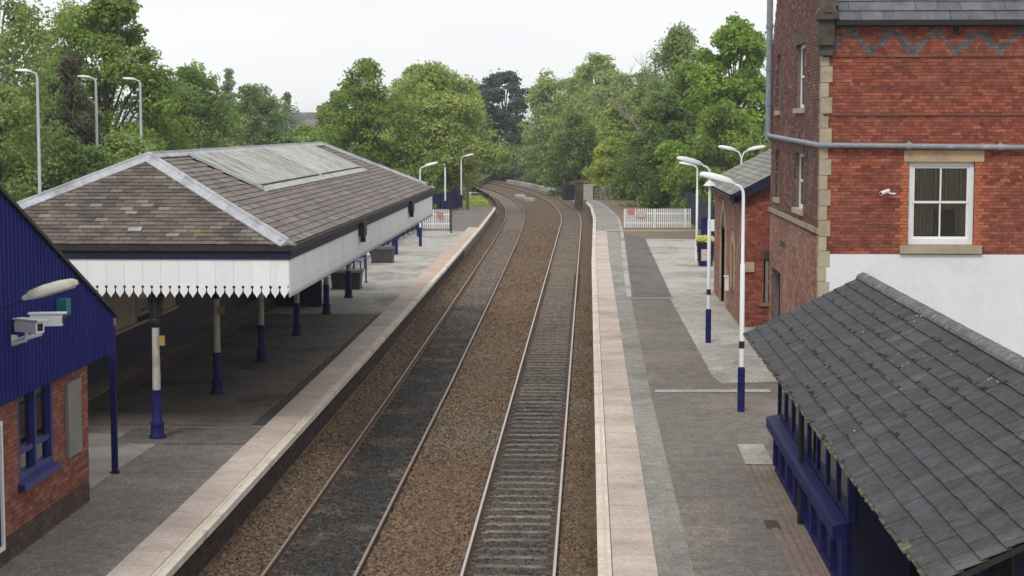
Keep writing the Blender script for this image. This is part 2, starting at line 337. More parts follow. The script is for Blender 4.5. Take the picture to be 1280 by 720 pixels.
# ---- beds inside and beside the rails
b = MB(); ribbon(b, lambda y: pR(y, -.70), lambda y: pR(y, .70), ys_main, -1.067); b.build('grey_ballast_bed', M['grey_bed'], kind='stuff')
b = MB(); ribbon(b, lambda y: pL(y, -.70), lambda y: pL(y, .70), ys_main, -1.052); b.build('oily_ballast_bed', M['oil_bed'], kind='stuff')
# ballast stones: thousands of small faceted stones
def stones(name, n, fpos, z, mt, smin, smax, yr, dens_pow=1.0, zprof=None):
    base = np.array([(1,0,0),(0,1,0),(-1,0,0),(0,-1,0),(0,0,1.0),(0,0,-1.0)], float)
    fac = np.array([(0,1,4),(1,2,4),(2,3,4),(3,0,4)])
    u = rng.random(n); y = yr[0]+(yr[1]-yr[0])*u**dens_pow; t = rng.random(n)
    lut = np.linspace(yr[0]-1, yr[1]+1, 200); A = np.array([fpos(q)[0] for q in lut]); B = np.array([fpos(q)[1] for q in lut])
    x = np.interp(y, lut, A)*(1-t)+np.interp(y, lut, B)*t
    s = rng.uniform(smin, smax, n)*(1+.35*(y-yr[0])/(yr[1]-yr[0])); V = base[None]*(s[:, None, None])*rng.uniform(.6, 1.2, (n, 1, 3))
    V = V*rng.uniform(.75, 1.2, (n, 6, 1))
    a = rng.uniform(0, 6.28, n); tl = rng.uniform(-.6, .6, n); ca, sa, ct, st = np.cos(a), np.sin(a), np.cos(tl), np.sin(tl)
    X, Y, Z = V[..., 0], V[..., 1], V[..., 2]*.8; Y, Z = Y*ct[:, None]-Z*st[:, None], Y*st[:, None]+Z*ct[:, None]
    X, Y = X*ca[:, None]-Y*sa[:, None], X*sa[:, None]+Y*ca[:, None]
    V = np.stack([X+x[:, None], Y+y[:, None], Z+z+rng.uniform(-.3, .35, n)[:, None]*s[:, None]+(np.interp(t, [k_[0] for k_ in zprof], [k_[1] for k_ in zprof])[:, None] if zprof else 0)], -1)
    V = V[:, :5]; F = (fac[None]+5*np.arange(n)[:, None, None]).reshape(-1, 3)
    me = bpy.data.meshes.new(name); me.vertices.add(n*5); me.vertices.foreach_set('co', V.reshape(-1))
    me.loops.add(F.size); me.loops.foreach_set('vertex_index', F.reshape(-1)); me.polygons.add(len(F))
    me.polygons.foreach_set('loop_start', np.arange(0, F.size, 3)); me.update(); me.validate(); me.materials.append(mt)
    return link(name, me, kind='stuff')
DP = 1.9
stones('ballast_stones', 62000, lambda y: (pL(y, .80)[0], pR(y, -.80)[0]), -1.02, M['ballast'], .022, .055, (25, 135), DP)
stones('ballast_stones', 26000, lambda y: (edgeL(y)+.02, pL(y, -.80)[0]), 0, M['ballast'], .022, .052, (25, 110), DP, [(0,-.60),(.26,-.67),(.5,-.83),(.72,-.955),(.9,-1.03),(1,-1.07)])
stones('ballast_stones', 28000, lambda y: (pR(y, .80)[0], edgeR(y)-.03), -1.02, M['ballast'], .02, .045, (26, 75), DP)
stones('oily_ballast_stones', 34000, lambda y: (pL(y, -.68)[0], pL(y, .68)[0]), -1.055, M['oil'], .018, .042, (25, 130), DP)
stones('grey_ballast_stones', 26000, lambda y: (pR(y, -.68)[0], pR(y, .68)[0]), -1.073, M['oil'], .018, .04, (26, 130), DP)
# heaped ballast shoulders outside the rails hiding the sleeper ends
def shoulder(fs, zs):
    b = MB(); v = []; f = []; k = len(fs)
    for y in ys_main:
        for fn, z in zip(fs, zs):
            a = fn(y); v.append((a[0], a[1], z+.012*math.sin(y*.31+z*40)))
    for i in range(len(ys_main)-1):
        for q in range(k-1): f.append((i*k+q, i*k+q+1, (i+1)*k+q+1, (i+1)*k+q))
    b.add(v, f); b.build('ballast_shoulder', M['ballast_bed'], kind='stuff')
shoulder([lambda y: (edgeL(y)-.08, y), lambda y: (edgeL(y)+.18, y), lambda y: (edgeL(y)+.36, y), lambda y: (edgeL(y)+.50, y), lambda y: pL(y, -.80)], [-.60,-.68,-.84,-.965,-1.085])
shoulder([lambda y: pL(y, .80), lambda y: pL(y, .95), lambda y: pL(y, 1.5), lambda y: pR(y, -1.4), lambda y: pR(y, -.95), lambda y: pR(y, -.80)], [-1.075,-1.03,-1.01,-1.01,-1.03,-1.075])
shoulder([lambda y: pR(y, .80), lambda y: pR(y, .93), lambda y: (edgeR(y)-.05 if y < 156 else pR(y, 1.4)[0], y), lambda y: (edgeR(y)+.08 if y < 156 else pR(y, 1.6)[0], y)], [-1.075,-1.03,-1.0,-.96])

# ------------------------------------------------------------------ platforms
slabrib('platform', lambda y: -13.3, lambda y: edgeL(y)-.12, 5, 143, -1.29, -.012, M['tarmac'])
slabrib('platform', lambda y: edgeR(y)+.12, lambda y: 9.05, 5, 158, -1.285, -.012, M['tarmac'])
# platform faces: dark brick courses
def face_bricks(fx, sx, y1):
    mb = MB(); y = 20.
    while y < y1:
        for r in range(11):
            z = -1.12+r*.083; yo = y+(.12 if r % 2 else 0); x = fx(yo)
            j = random.uniform(0, .012)
            mb.box(min(x, x-sx*(.05+j)), yo+.005, z, max(x, x-sx*(.05+j)), yo+.232, z+.073) if False else mb.box(x-.03+(j if sx > 0 else -j), yo+.005, z, x+.03+(j if sx > 0 else -j), yo+.232, z+.073)
        y += .24
    return mb
face_bricks(lambda y: edgeL(y)-.10, 1, 95).build('platform_face', M['edge_wall'], kind='structure')
face_bricks(lambda y: edgeR(y)+.10, -1, 60).build('platform_face', M['edge_wall'], kind='structure')
pl_left = thing('platform_edge', 'pale coping and paving slabs along the edge of the canopy side platform', 'platform edge')
pl_right = thing('platform_edge', 'cream coping and pink slabs along the open right-hand platform', 'platform edge')
def edge_pieces(parent, fe, sgn, y0, y1, wslab, mslab, mfar=None, yfar=(0, 0), yslab_end=110, step=.9):
    y = y0
    def piece(nm, a, b, z0, z1, mt):
        mb = MB(); g_ = .006
        xa0, xb0 = sorted((fe(y+g_)-sgn*a, fe(y+g_)-sgn*b)); xa1, xb1 = sorted((fe(y+step-g_)-sgn*a, fe(y+step-g_)-sgn*b))
        A, B = y+g_, y+step-g_
        mb.add([(xa0,A,z0),(xb0,A,z0),(xb1,B,z0),(xa1,B,z0),(xa0,A,z1),(xb0,A,z1),(xb1,B,z1),(xa1,B,z1)],
               [(0,3,2,1),(4,5,6,7),(0,1,5,4),(1,2,6,5),(2,3,7,6),(3,0,4,7)])
        mb.build(nm, mt, parent)
    while y < y1:
        piece('coping_stone', 0, .20, -.11, .006+random.uniform(0, .003), M['coping'])
        if y < yslab_end:
            mt = mfar if mfar and yfar[0] < y < yfar[1] else mslab
            piece('paving_slab', .215, .215+wslab, -.05, .006+random.uniform(0, .004), mt)
        y += step
edge_pieces(pl_left, edgeL, 1, 20, 140, .62, M['slab'], M['slab_r'], (68, 104), 112)
edge_pieces(pl_right, edgeR, -1, 20, 150, .64, M['slab'], None, (0, 0), 109)
def line(fe, sgn, a, b, y0, y1, parent, nm='painted_line', mt='yellow'):
    mb = MB(); ribbon(mb, lambda y: fe(y)-sgn*a if sgn < 0 else fe(y)-sgn*b, lambda y: fe(y)-sgn*b if sgn < 0 else fe(y)-sgn*a, list(np.arange(y0, y1, 1.)), .012)
    mb.build(nm, M[mt], parent)
line(edgeL, 1, .115, .165, 20, 135, pl_left); line(edgeR, -1, .10, .135, 20, 110, pl_right)
# surface zones (each a thin sheet on the platform body)
def sheet(name, poly, z, mt):
    mb = MB(); mb.add([(x, y, z) for x, y in poly], [tuple(range(len(poly)))]); me = mb.data(name, mt)
    if me.polygons[0].normal.z < 0: me.flip_normals()
    return link(name, me, kind='structure')
def wob(poly, a=.04, st=.35):
    a = a*.35
    out = []
    for i in range(len(poly)):
        p, q = poly[i], poly[(i+1) % len(poly)]; d = math.dist(p, q); n = max(1, int(d/st))
        for k in range(n):
            t = k/n; j = random.uniform(-a, a) if k else 0
            out.append((p[0]+(q[0]-p[0])*t+j, p[1]+(q[1]-p[1])*t+(random.uniform(-a, a) if k else 0)))
    return out
# right platform
ysr = list(np.arange(20, 109.1, 1.5))
b = MB(); ribbon(b, lambda y: edgeR(y)+.86, lambda y: 1.66-.15*math.sin(y*.04), ysr, -.006); b.build('resurfaced_strip', M['smooth'], kind='structure')
sheet('tarmac_panel', wob([(1.72,66.8),(3.12,66.4),(3.22,102),(1.98,107)], .03), -.002, M['tarmac_d'])
sheet('concrete_apron', wob([(3.18,45.6),(3.32,44.4),(4.85,44.8),(6.5,57),(6.5,101.5),(3.25,101.8),(3.0,86),(3.02,68)], .05), -.003, M['conc'])
sheet('tarmac_panel', wob([(1.75,20),(2.9,20),(3.0,43),(3.15,66),(1.7,66.3)], .02), -.0085, M['tarmac'])
sheet('concrete_band', wob([(1.62,42.9),(4.4,43.0),(4.4,43.55),(1.62,43.3)], .04), .001, M['conc'])
sheet('concrete_band', wob([(1.0,66.1),(3.2,66.3),(3.2,66.9),(1.0,66.7)], .03), .002, M['smooth'])
sheet('concrete_patch', [(2.98,33.7),(3.52,33.7),(3.52,35.9),(3.0,35.9)], .003, M['conc'])
b = MB(); ribbon(b, lambda y: float(np.interp(y, [67,80,109,125,141,150,156], [1.42,1.55,1.9,1.95,1.35,.75,.2])), lambda y: float(np.interp(y, [67,80,109,125,141,150,156], [1.62,1.78,2.12,2.17,1.57,.97,.4])), list(np.arange(67, 156, 1.5)), .004); b.build('kerb_line', M['conc'], kind='structure')
b = MB(); ribbon(b, lambda y: edgeR(y)+.22, lambda y: float(np.interp(y, [109,125,141,150,156], [1.9,1.95,1.35,.75,.2])), list(np.arange(109, 156, 1.5)), .0005); b.build('path', M['smooth'], kind='structure')
sheet('earth_strip', wob([(2.15,103.5),(7,102.5),(9,112),(9,157.5),(1.0,157.5),(1.6,141),(2.15,125)], .1, 1.5), -.0045, M['dirt'])
sheet('concrete_band', wob([(1.0,109),(2.3,109.1),(6.8,109.5),(6.8,110.3),(1.0,109.9)], .03), .006, M['conc'])
# red-brown paving strip with drain slots beside the shelter
pv = thing('paving_strip', 'red-brown brick paving strip with drain channel in front of the navy shelter', 'paving')
pm = MB().box(0,0,-.04,.098,.198,.004).data('paver', M['brickpav']); cnt = 0; rest = MB()
for r in range(44):
    for c in range(5):
        x = 2.93+c*.105+(.038 if c >= 1 else 0)+(.022 if c >= 2 else 0); y = 24.6+r*.205
        if cnt < 290: link('paver', pm, pv, loc=(x, y, random.uniform(-.002, .002))); cnt += 1
b = MB(); b.box(2.9,24.5,-.05,3.53,33.7,-.014); b.build('channel_bed', M['black'], pv)
g_ = MB()
for k in range(9): g_.box(2.86,28.35+k*.055,-.01,3.07,28.38+k*.055,.012)
g_.box(2.85,28.3,-.012,3.08,28.86,.006); g_.build('drain_grate', M['grate'], pv)
# left platform
sheet('covered_floor', wob([(-13.2,37.7),(-7.2,37.7),(-7.2,60.4),(-13.2,60.4)], .01), -.003, M['shade_floor'])  # sheet under the roof, canopy shade painted into its tone
sheet('concrete_floor', wob([(-13.2,60.5),(-7.2,60.5),(-7.0,62),(-7.0,109),(-13.2,109)], .01), -.003, M['conc'])
sheet('trench_strip', wob([(-7.17,37.8),(-6.86,37.8),(-6.90,61),(-7.15,60)], .015), .001, M['trench'])
sheet('trench_strip', wob([(-9.6,35.4),(-6.86,35.5),(-6.86,37.4),(-9.6,37.3)], .03), -.001, M['tarmac_d'])
sheet('concrete_floor', wob([(-13.2,28),(-8.75,28),(-8.72,33.2),(-8.62,36.6),(-13.2,36.6)], .02), -.002, M['conc_slab'])
# joints of the floor bays
j = MB()
for y in np.arange(41, 110, 3.6): j.box(-13,y,-.01,-7.2,y+.03,-.0012)
j.build('floor_joint', M['tarmac_d'], kind='stuff')

# ------------------------------------------------------------------ brick and slate layers
def bricklay(parent, o, u, n, w, h, pick, holes=(), course=.075, L_=.225, nind=0, depth=.012, name='brick', bond=True, top=None, z0=0., zfine=None):
    """real bricks laid on a wall face; pick(uc, vc) -> material key or None; top(u) limits height"""
    o, u, n = Vector(o), Vector(u), Vector(n); Z = Vector((0,0,1)); mbs = {}; ind = []
    mw = Matrix((( u.x, -n.x, 0, 0), (u.y, -n.y, 0, 0), (0, 0, 1, 0), (0, 0, 0, 1)))
    r = 0; v = z0
    while v < h-.02:
        v1 = min(v+course-.009, h); x = -(L_/2 if r % 2 else 0); hd = bond and r % 4 == 3
        LL = L_/2 if hd else L_
        if hd: x = -(L_/4)
        if zfine and zfine[0] < v < zfine[1]: LL = L_/2; x = -(L_/4 if r % 2 else 0)
        while x < w:
            a, b_ = max(x, 0), min(x+LL-.009, w); x += LL
            segs = [(a, b_)]
            for (h0, h1, k0, k1) in holes:
                if v1 > k0+.01 and v < k1-.01:
                    ns = []
                    for (p, q) in segs:
                        if q <= h0 or p >= h1: ns.append((p, q)); continue
                        if p < h0-.02: ns.append((p, h0))
                        if q > h1+.02: ns.append((h1, q))
                    segs = ns
            for (p, q) in segs:
                if q-p < .03: continue
                vt = v1
                if top is not None:
                    tt = min(top(p), top(q))
                    if v >= tt-.02: continue
                    vt = min(v1, tt)
                k = pick((p+q)/2, (v+vt)/2)
                if k is None: continue
                jit = random.uniform(-.003, .004)
                full = abs((q-p)-(L_-.009)) < 1e-4 and abs(vt-v-(course-.009)) < 1e-4
                if full and len(ind) < nind: ind.append((o+u*p+Z*v+n*jit, k)); continue
                mb = mbs.setdefault(k, MB()); c = o+u*p+Z*v-n*.02
                mb.obox(c, u*(q-p), Z*(vt-v), n*(.02+depth+jit))
        v += course; r += 1
    ms = {}
    for (pos, k) in ind:
        if k not in ms:
            mb = MB(); mb.obox(-Vector(n)*.02, u*(L_-.009), Z*(course-.009), n*(.02+depth)); ms[k] = mb.data(name, M[k])
        link(name, ms[k], parent, loc=pos)
    for k, mb in mbs.items(): mb.build(name, M[k], parent, kind='stuff')
def panel(o, u, n, w, h, holes, th=.25, top=None):
    """wall body as blocks around its openings, so they are real openings"""
    o, u, n = Vector(o), Vector(u), Vector(n); Z = Vector((0,0,1)); mb = MB()
    us = sorted({0., w, *[min(max(a, 0), w) for q in holes for a in q[:2]]}); vs = sorted({0., h, *[a for q in holes for a in q[2:]]})
    for i in range(len(us)-1):
        for j_ in range(len(vs)-1):
            uc, vc = (us[i]+us[i+1])/2, (vs[j_]+vs[j_+1])/2
            if any(a < uc < b_ and c < vc < d for a, b_, c, d in holes): continue
            mb.obox(o+u*us[i]+Z*vs[j_], u*(us[i+1]-us[i]), Z*(vs[j_+1]-vs[j_]), -n*th)
    return mb
def slates(parent, o, a, s, W_, poly, gauge, sw, mt, nind=300, th=.008, lift=.02, name='roof_slate', holes=(), order=None, gap=.008, jit=.004):
    """o: eave origin, a: unit along eave, s: unit up the slope; poly: roof outline in (along, up)"""
    o, a, s = Vector(o), Vector(a), Vector(s); n = a.cross(s).normalized()
    if n.z < 0: n = -n
    xs = [p[0] for p in poly]; yt = [p[1] for p in poly]; full = []; part = []
    def inside_clip(P):
        for i in range(len(poly)):
            p, q = poly[i], poly[(i+1) % len(poly)]; ex, ey = q[0]-p[0], q[1]-p[1]
            P = clip(P, ey, -ex, ey*p[0]-ex*p[1])
            if len(P) < 3: return []
        return P
    r = 0; t = min(yt)-.04
    while t < max(yt):
        x = min(xs)-sw+(sw/2 if r % 2 else 0)
        while x < max(xs)+sw:
            w_ = sw-gap
            P0 = [(x, t), (x+w_, t), (x+w_, t+gauge+.05), (x, t+gauge+.05)]
            cx, cy = x+w_/2, t+gauge/2
            if not any(h0 < cx < h1 and k0 < cy < k1 for h0, h1, k0, k1 in holes):
                P = inside_clip(P0) if t > min(yt)-.02 else clip(clip(P0, -1, 0, -min(xs)+.0), 1, 0, max(xs))
                if len(P) >= 3:
                    A = abs(sum(P[i][0]*P[(i+1) % len(P)][1]-P[(i+1) % len(P)][0]*P[i][1] for i in range(len(P)))/2)
                    if A > .97*w_*(gauge+.05): full.append((x, t))
                    elif A > .002: part.append((P, t))
            x += sw
        t += gauge; r += 1
    full.sort(key=order or (lambda q: (q[1], q[0])))
    def H(tt, t0): return th+lift*(1-(tt-t0)/(gauge+.05))
    def solid(P, t0, mb, off_=Vector((0,0,0))):
        k = len(P); top_ = [off_+a*p[0]+s*p[1]+n*H(p[1], t0) for p in P]; bot = [q-n*th for q in top_]
        mb.add(top_+bot, [tuple(range(k)), tuple(range(2*k-1, k-1, -1))]+[((i+1) % k, i, k+i, k+(i+1) % k) for i in range(k)])
    m0 = MB(); solid([(0,0),(sw-gap,0),(sw-gap,gauge+.05),(0,gauge+.05)], 0, m0); me = fix(m0.data(name, mt))
    for (x, t) in full[:nind]:
        ob = link(name, me, parent, loc=o+a*(x+random.uniform(-jit, jit))+s*(t+random.uniform(-jit, jit))+n*random.uniform(0, .004))
    rest = MB()
    for (x, t) in full[nind:]:
        dx, dy, dz = random.uniform(-jit, jit), random.uniform(-jit, jit), random.uniform(0, .005)
        solid([(x+dx, t+dy), (x+dx+sw-gap, t+dy), (x+dx+sw-gap, t+dy+gauge+.05), (x+dx, t+dy+gauge+.05)], t+dy, rest, o+n*dz)
    for P, t in part: solid(P, t, rest, o)
    if rest.v: link(name, fix(rest.data(name, mt)), parent, kind='stuff')

# ------------------------------------------------------------------ LEFT: canopy building
XE, XW, Y0, Y1 = -6.0, -13.4, 35.75, 68.9; ZE, ZR = 4.0, 5.68; XR = -9.7; RUN = 3.7; SL = math.hypot(RUN, ZR-ZE)
can = thing('platform_canopy', 'long hipped brown slate canopy with white scalloped valance over the left platform', 'station canopy')
b = MB()   # roof deck: four slopes and ceiling
b.add([(XW+.05,Y0+.05,ZE-.02),(XE-.05,Y0+.05,ZE-.02),(XE-.05,Y1-.05,ZE-.02),(XW+.05,Y1-.05,ZE-.02),(XR,Y0+RUN,ZR-.03),(XR,Y1-RUN,ZR-.03)],
      [(0,1,4),(1,2,5,4),(2,3,5),(3,0,4,5)]); b.build('roof_deck', M['deck'], can)
b = MB(); b.box(XW+.06,Y0+.06,ZE-.10,XE-.06,Y1-.06,ZE-.06); b.build('ceiling', M['inner'], can)
u2 = Vector((RUN, 0, ZR-ZE)).normalized()
slates(can, (XW,Y0,ZE), (1,0,0), Vector((0, RUN, ZR-ZE)).normalized(), 7.4, [(0,0),(7.4,0),(3.7,SL)], .165, .27, M['slate_b'], 230, order=lambda q: (q[1], -q[0]))
yk = Y1-Y0
slates(can, (XE,Y0,ZE), (0,1,0), Vector((-RUN, 0, ZR-ZE)).normalized(), yk, [(0,0),(yk,0),(yk-RUN,SL),(RUN,SL)], .20, .42, M['slate_p'], 70,
       holes=[(6.9,26.6,2.15,4.2)], order=lambda q: (q[0], q[1]))
slates(can, (XW,Y1,ZE), (0,-1,0), Vector((RUN, 0, ZR-ZE)).normalized(), yk, [(0,0),(yk,0),(yk-RUN,SL),(RUN,SL)], .40, .6, M['slate_p'], 0)
slates(can, (XE,Y1,ZE), (-1,0,0), Vector((0, -RUN, ZR-ZE)).normalized(), 7.4, [(0,0),(7.4,0),(3.7,SL)], .40, .6, M['slate_p'], 0)
b = MB(); b.obox(Vector((-9.35,Y0,ZE))+Vector((0,RUN,ZR-ZE)).normalized()*.45+Vector((0,-(ZR-ZE),RUN)).normalized()*.05, (.26,.02,0), Vector((.05,RUN,ZR-ZE)).normalized()*.16, (0,0,.012)); b.build('slipped_slate', M['lead'], can)
# lead hips and ridge
def flash(p, q, w, nm, up=.06, step=1.3):
    p, q = Vector(p), Vector(q); d = (q-p); n_ = max(1, int(d.length/step)); d /= n_; dn = d.normalized()
    side = dn.cross(Vector((0,0,1))).normalized(); drop = w*.5*.42
    for k in range(n_):
        a = p+d*k+dn*.004; c = p+d*(k+1)-dn*.004; mb = MB(); Z = Vector((0,0,1)); lf = up+random.uniform(0, .008)
        ring = lambda x: [x-side*w/2+Z*(lf-drop), x-side*.05+Z*(lf+.0), x-side*.035+Z*(lf+.05), x+side*.035+Z*(lf+.05), x+side*.05+Z*(lf+.0), x+side*w/2+Z*(lf-drop), x+side*w/2+Z*(lf-drop-.02), x-side*w/2+Z*(lf-drop-.02)]
        mb.add(ring(a)+ring(c), [(i, (i+1) % 8, 8+(i+1) % 8, 8+i) for i in range(8)]+[tuple(range(7,-1,-1)), tuple(range(8,16))])
        link(nm, fix(mb.data(nm, M['lead'])), can)
for cx, cy, rx, ry in ((XE,Y0,XR,Y0+RUN),(XW,Y0,XR,Y0+RUN),(XE,Y1,XR,Y1-RUN),(XW,Y1,XR,Y1-RUN)): flash((cx,cy,ZE), (rx,ry,ZR), .40, 'hip_flashing')
flash((XR,Y0+RUN,ZR), (XR,Y1-RUN,ZR), .34, 'ridge_flashing')
# rooflight panels: corrugated translucent sheets
def on_slope(y, t, h=0):
    d = Vector((-RUN, 0, ZR-ZE)).normalized(); n = Vector((ZR-ZE, 0, RUN)).normalized(); return Vector((XE, y, ZE))+d*t+n*h
for k, (ya, yb) in enumerate(((42.9,52.45),(52.75,62.4))):
    ns_ = 10; w_ = (yb-ya)/ns_; prof_ = [0,.012,.05,.05,.012,.0,.012,.04,.04,.012,.0,.012,.04,.04,.012,0]
    v = []; f = []; nn_ = len(prof_)
    for i, hp in enumerate(prof_):
        yy = .03+(w_-.05)*i/(nn_-1); h = .05+hp*.8
        for t_, hh in ((2.15,h),(3.90,h),(3.90,h-.012),(2.15,h-.012)): v.append(on_slope(yy, t_, hh)-Vector((XE,0,ZE)))
    for q in range(nn_-1):
        for e_ in range(4): f.append((4*q+e_, 4*q+(e_+1) % 4, 4*q+4+(e_+1) % 4, 4*q+4+e_))
    mb = MB(); mb.add(v, f); me = fix(mb.data('rooflight_sheet', M['grp']))
    for i in range(ns_): link('rooflight_sheet', me, can, loc=(XE, ya+i*w_, ZE+random.uniform(0, .012)))
    mb = MB(); A = on_slope(ya-.12, 2.0, .03); d = Vector((-RUN, 0, ZR-ZE)).normalized(); n = Vector((ZR-ZE, 0, RUN)).normalized()
    mb.obox(A, (0,.14,0), d*1.95, n*.07); mb.build('rooflight_frame', M['lead'], can)
mb = MB(); mb.obox(on_slope(42.8, 1.86, .02), (0,19.75,0), Vector((-RUN,0,ZR-ZE)).normalized()*.26, Vector((ZR-ZE,0,RUN)).normalized()*.035); mb.build('rooflight_apron', M['grp'], can)
mb = MB(); mb.obox(on_slope(42.9, 2.10, .056), (0,19.5,0), Vector((-RUN,0,ZR-ZE)).normalized()*.06, Vector((ZR-ZE,0,RUN)).normalized()*.012); mb.build('rooflight_apron', M['deck'], can)
# eaves: gutter and blue fascia
def eave(nm, z0, z1, o0, o1, mt):
    b = MB(); b.box(XW-o1, Y0-o1, z0, XE+o1, Y0-o0, z1); b.box(XE+o0, Y0-o0, z0, XE+o1, Y1+o0, z1); b.box(XW-o1, Y1+o0, z0, XE+o1, Y1+o1, z1); b.box(XW-o1, Y0-o0, z0, XW-o0, Y1+o0, z1)
    b.build(nm, mt, can)
eave('gutter', 3.87, 3.985, -.01, .11, M['gutter']); eave('fascia', 3.70, 3.872, -.03, .045, M['navy_d'])
# valance boards with scalloped foot (two teeth per board)
def vboard(w):
    T = w/2; pts = [(0,.78)]; prof = []
    # one tooth: pointed drop with a round notch either side
    def tooth(x): 
        return [(x,.25),(x+.026,.235),(x+.030,.215),(x+.020,.195),(x+.008,.185),(x+.010,.15),(x+.018,.115),(x+.036,.08),(x+.062,.055),(x+.076,.03),(x+T/2,0),(x+T-.076,.03),(x+T-.062,.055),(x+T-.036,.08),(x+T-.018,.115),(x+T-.010,.15),(x+T-.008,.185),(x+T-.020,.195),(x+T-.030,.215),(x+T-.026,.235)]
    p = tooth(0)+tooth(T)+[(w,.25),(w,.78)]
    return [(0,.78)]+p
def valance(o, u, n, total, nm='valance_board', w=.37):
    o, u, n = Vector(o), Vector(u), Vector(n); k = int(round(total/w)); w = total/k
    pts = vboard(w-.004); N_ = len(pts); mb = MB(); Z = Vector((0,0,1))
    A = [u*p[0]+Z*p[1] for p in pts]; B = [q-n*.025 for q in A]
    import bmesh
    bm = bmesh.new(); va = [bm.verts.new(q) for q in A]; vb = [bm.verts.new(q) for q in B]
    bm.faces.new(va); bm.faces.new(vb[::-1])
    for i in range(N_): bm.faces.new((va[i], vb[i], vb[(i+1) % N_], va[(i+1) % N_]))
    bmesh.ops.recalc_face_normals(bm, faces=bm.faces); me = bpy.data.meshes.new(nm); bm.to_mesh(me); bm.free(); me.materials.append(M['white_b'])
    for i in range(k): link(nm, me, can, loc=o+u*(w*i+.002)+n*random.uniform(0, .003))
ZV = 2.92
valance((XW,Y0-.01,ZV), (1,0,0), (0,-1,0), 7.4); valance((XE+.01,Y0,ZV), (0,1,0), (1,0,0), yk)
valance((XW,Y1+.01,ZV), (1,0,0), (0,1,0), 7.4)
b = MB(); b.box(XW,Y0+.06,3.30,XE-.07,Y0+.12,3.69); b.box(XE-.12,Y0+.12,3.30,XE-.06,Y1-.1,3.69); b.build('valance_rail', M['navy_d'], can)
for yy in (46.9, 59.9):
    b = MB(); b.box(XE+.03,yy-.28,3.50,XE+.17,yy+.28,3.86); b.tube([(XE+.10,yy,3.5),(XE+.10,yy,3.33)], .07, 8); b.build('gutter_outlet', M['black'], can)
# cast-iron columns
def column(x, y, sign):
    c = MB(); c.tube([(x,y,1.0),(x,y,2.30)], [.085,.075], 14); col = c.build('column_shaft', M['shaftw'], can)
    c = MB(); c.tube([(x,y,0),(x,y,.06),(x,y,.08),(x,y,.27),(x,y,.31),(x,y,.35),(x,y,.93),(x,y,1.0)], [.17,.17,.14,.135,.15,.105,.10,.105], 14); c.build('column_base', M['navy'], col)
    c = MB(); c.tube([(x,y,2.28),(x,y,2.34),(x,y,2.40),(x,y,2.46)], [.08,.12,.15,.12], 14); c.tube([(x,y,2.4),(x,y,3.85)], .08, 10)
    for dx, dy in ((1,0),(-1,0),(0,1)) if y < 37 else ((1,0),(-1,0),(0,1),(0,-1)):
        prev = None; pts = []
        for k in range(9):
            t = k/8; r_ = .08+.85*(1-math.cos(t*math.pi/2)); pts.append((x+dx*r_, y+dy*r_, 2.44+1.36*math.sin(t*math.pi/2)))
        c.tube(pts, .04, 6)
        for k in (3,5,7): c.tube([pts[k], (x+dx*.05, y+dy*.05, pts[k][2])], .025, 5)
    c.build('column_capital', M['black'], col)
    if sign: c = MB(); c.box(x+.085,y-.12,1.92,x+.21,y-.07,2.12); c.build('number_plate', M['ygold'], col)
for i, y in enumerate((36.1,42.2,48.1,54.2,60.5,66.3)): column(-8.8-.02*i, y, i < 2)
# beams linking the columns
b = MB(); b.box(-8.95,Y0+.2,3.62,-8.78,Y1-.2,3.86); b.build('beam', M['navy_d'], can)

# station building under the canopy
sb = thing('station_building', 'cream boarded station building with navy dado under the left canopy', 'building')
b = MB(); b.box(-13.3,30.5,0,-11.75,66.5,3.88); b.build('wall', M['inner'], sb)
cm = MB().box(0,0,1.28,.03,.255,3.84).data('weatherboard', M['cream'])
y = 33.0
while y < 50.4:
    if not (46.0 < y+.1 < 48.9): link('weatherboard', cm, sb, loc=(-11.75, y, 0))
    y += .262
b = MB(); b.box(-11.75,30.6,.28,-11.70,66.4,1.2); b.build('dado', M['navy_d'], sb)
b = MB(); b.box(-11.75,30.6,1.2,-11.66,50.5,1.275); b.build('dado_rail', M['cream'], sb)
b = MB(); b.box(-11.7,30.6,0,-11.1,66.3,.28); b.build('plinth', M['conc_slab'], sb)
b = MB(); b.box(-11.11,30.7,.0,-11.06,66.2,.27); b.build('plinth_edge', M['edge_wall'], sb)
b = MB(); b.box(-11.75,50.5,1.2,-11.70,66.4,3.84); b.build('dado', M['navy_d'], sb)
for y0 in (45.9, 53, 58):
    w_ = MB(); w_.box(-11.75,y0,1.45,-11.60,y0+.1,3.5); w_.box(-11.75,y0+1.3,1.45,-11.60,y0+1.4,3.5); w_.box(-11.75,y0+2.6,1.45,-11.60,y0+2.7,3.5)
    w_.box(-11.75,y0+.1,1.45,-11.61,y0+2.6,1.55); w_.box(-11.75,y0+.1,3.4,-11.61,y0+2.6,3.5); fr = w_.build('window', M['cream' if y0 < 50 else 'navy_d'], sb)
    g_ = MB(); g_.box(-11.68,y0+.1,1.55,-11.66,y0+2.6,3.4); g_.build('pane', M['glass'], fr)
b = MB(); b.box(-11.7,62.95,0,-9.42,63.15,3.85); b.build('screen_wall', M['navy_d'], sb)

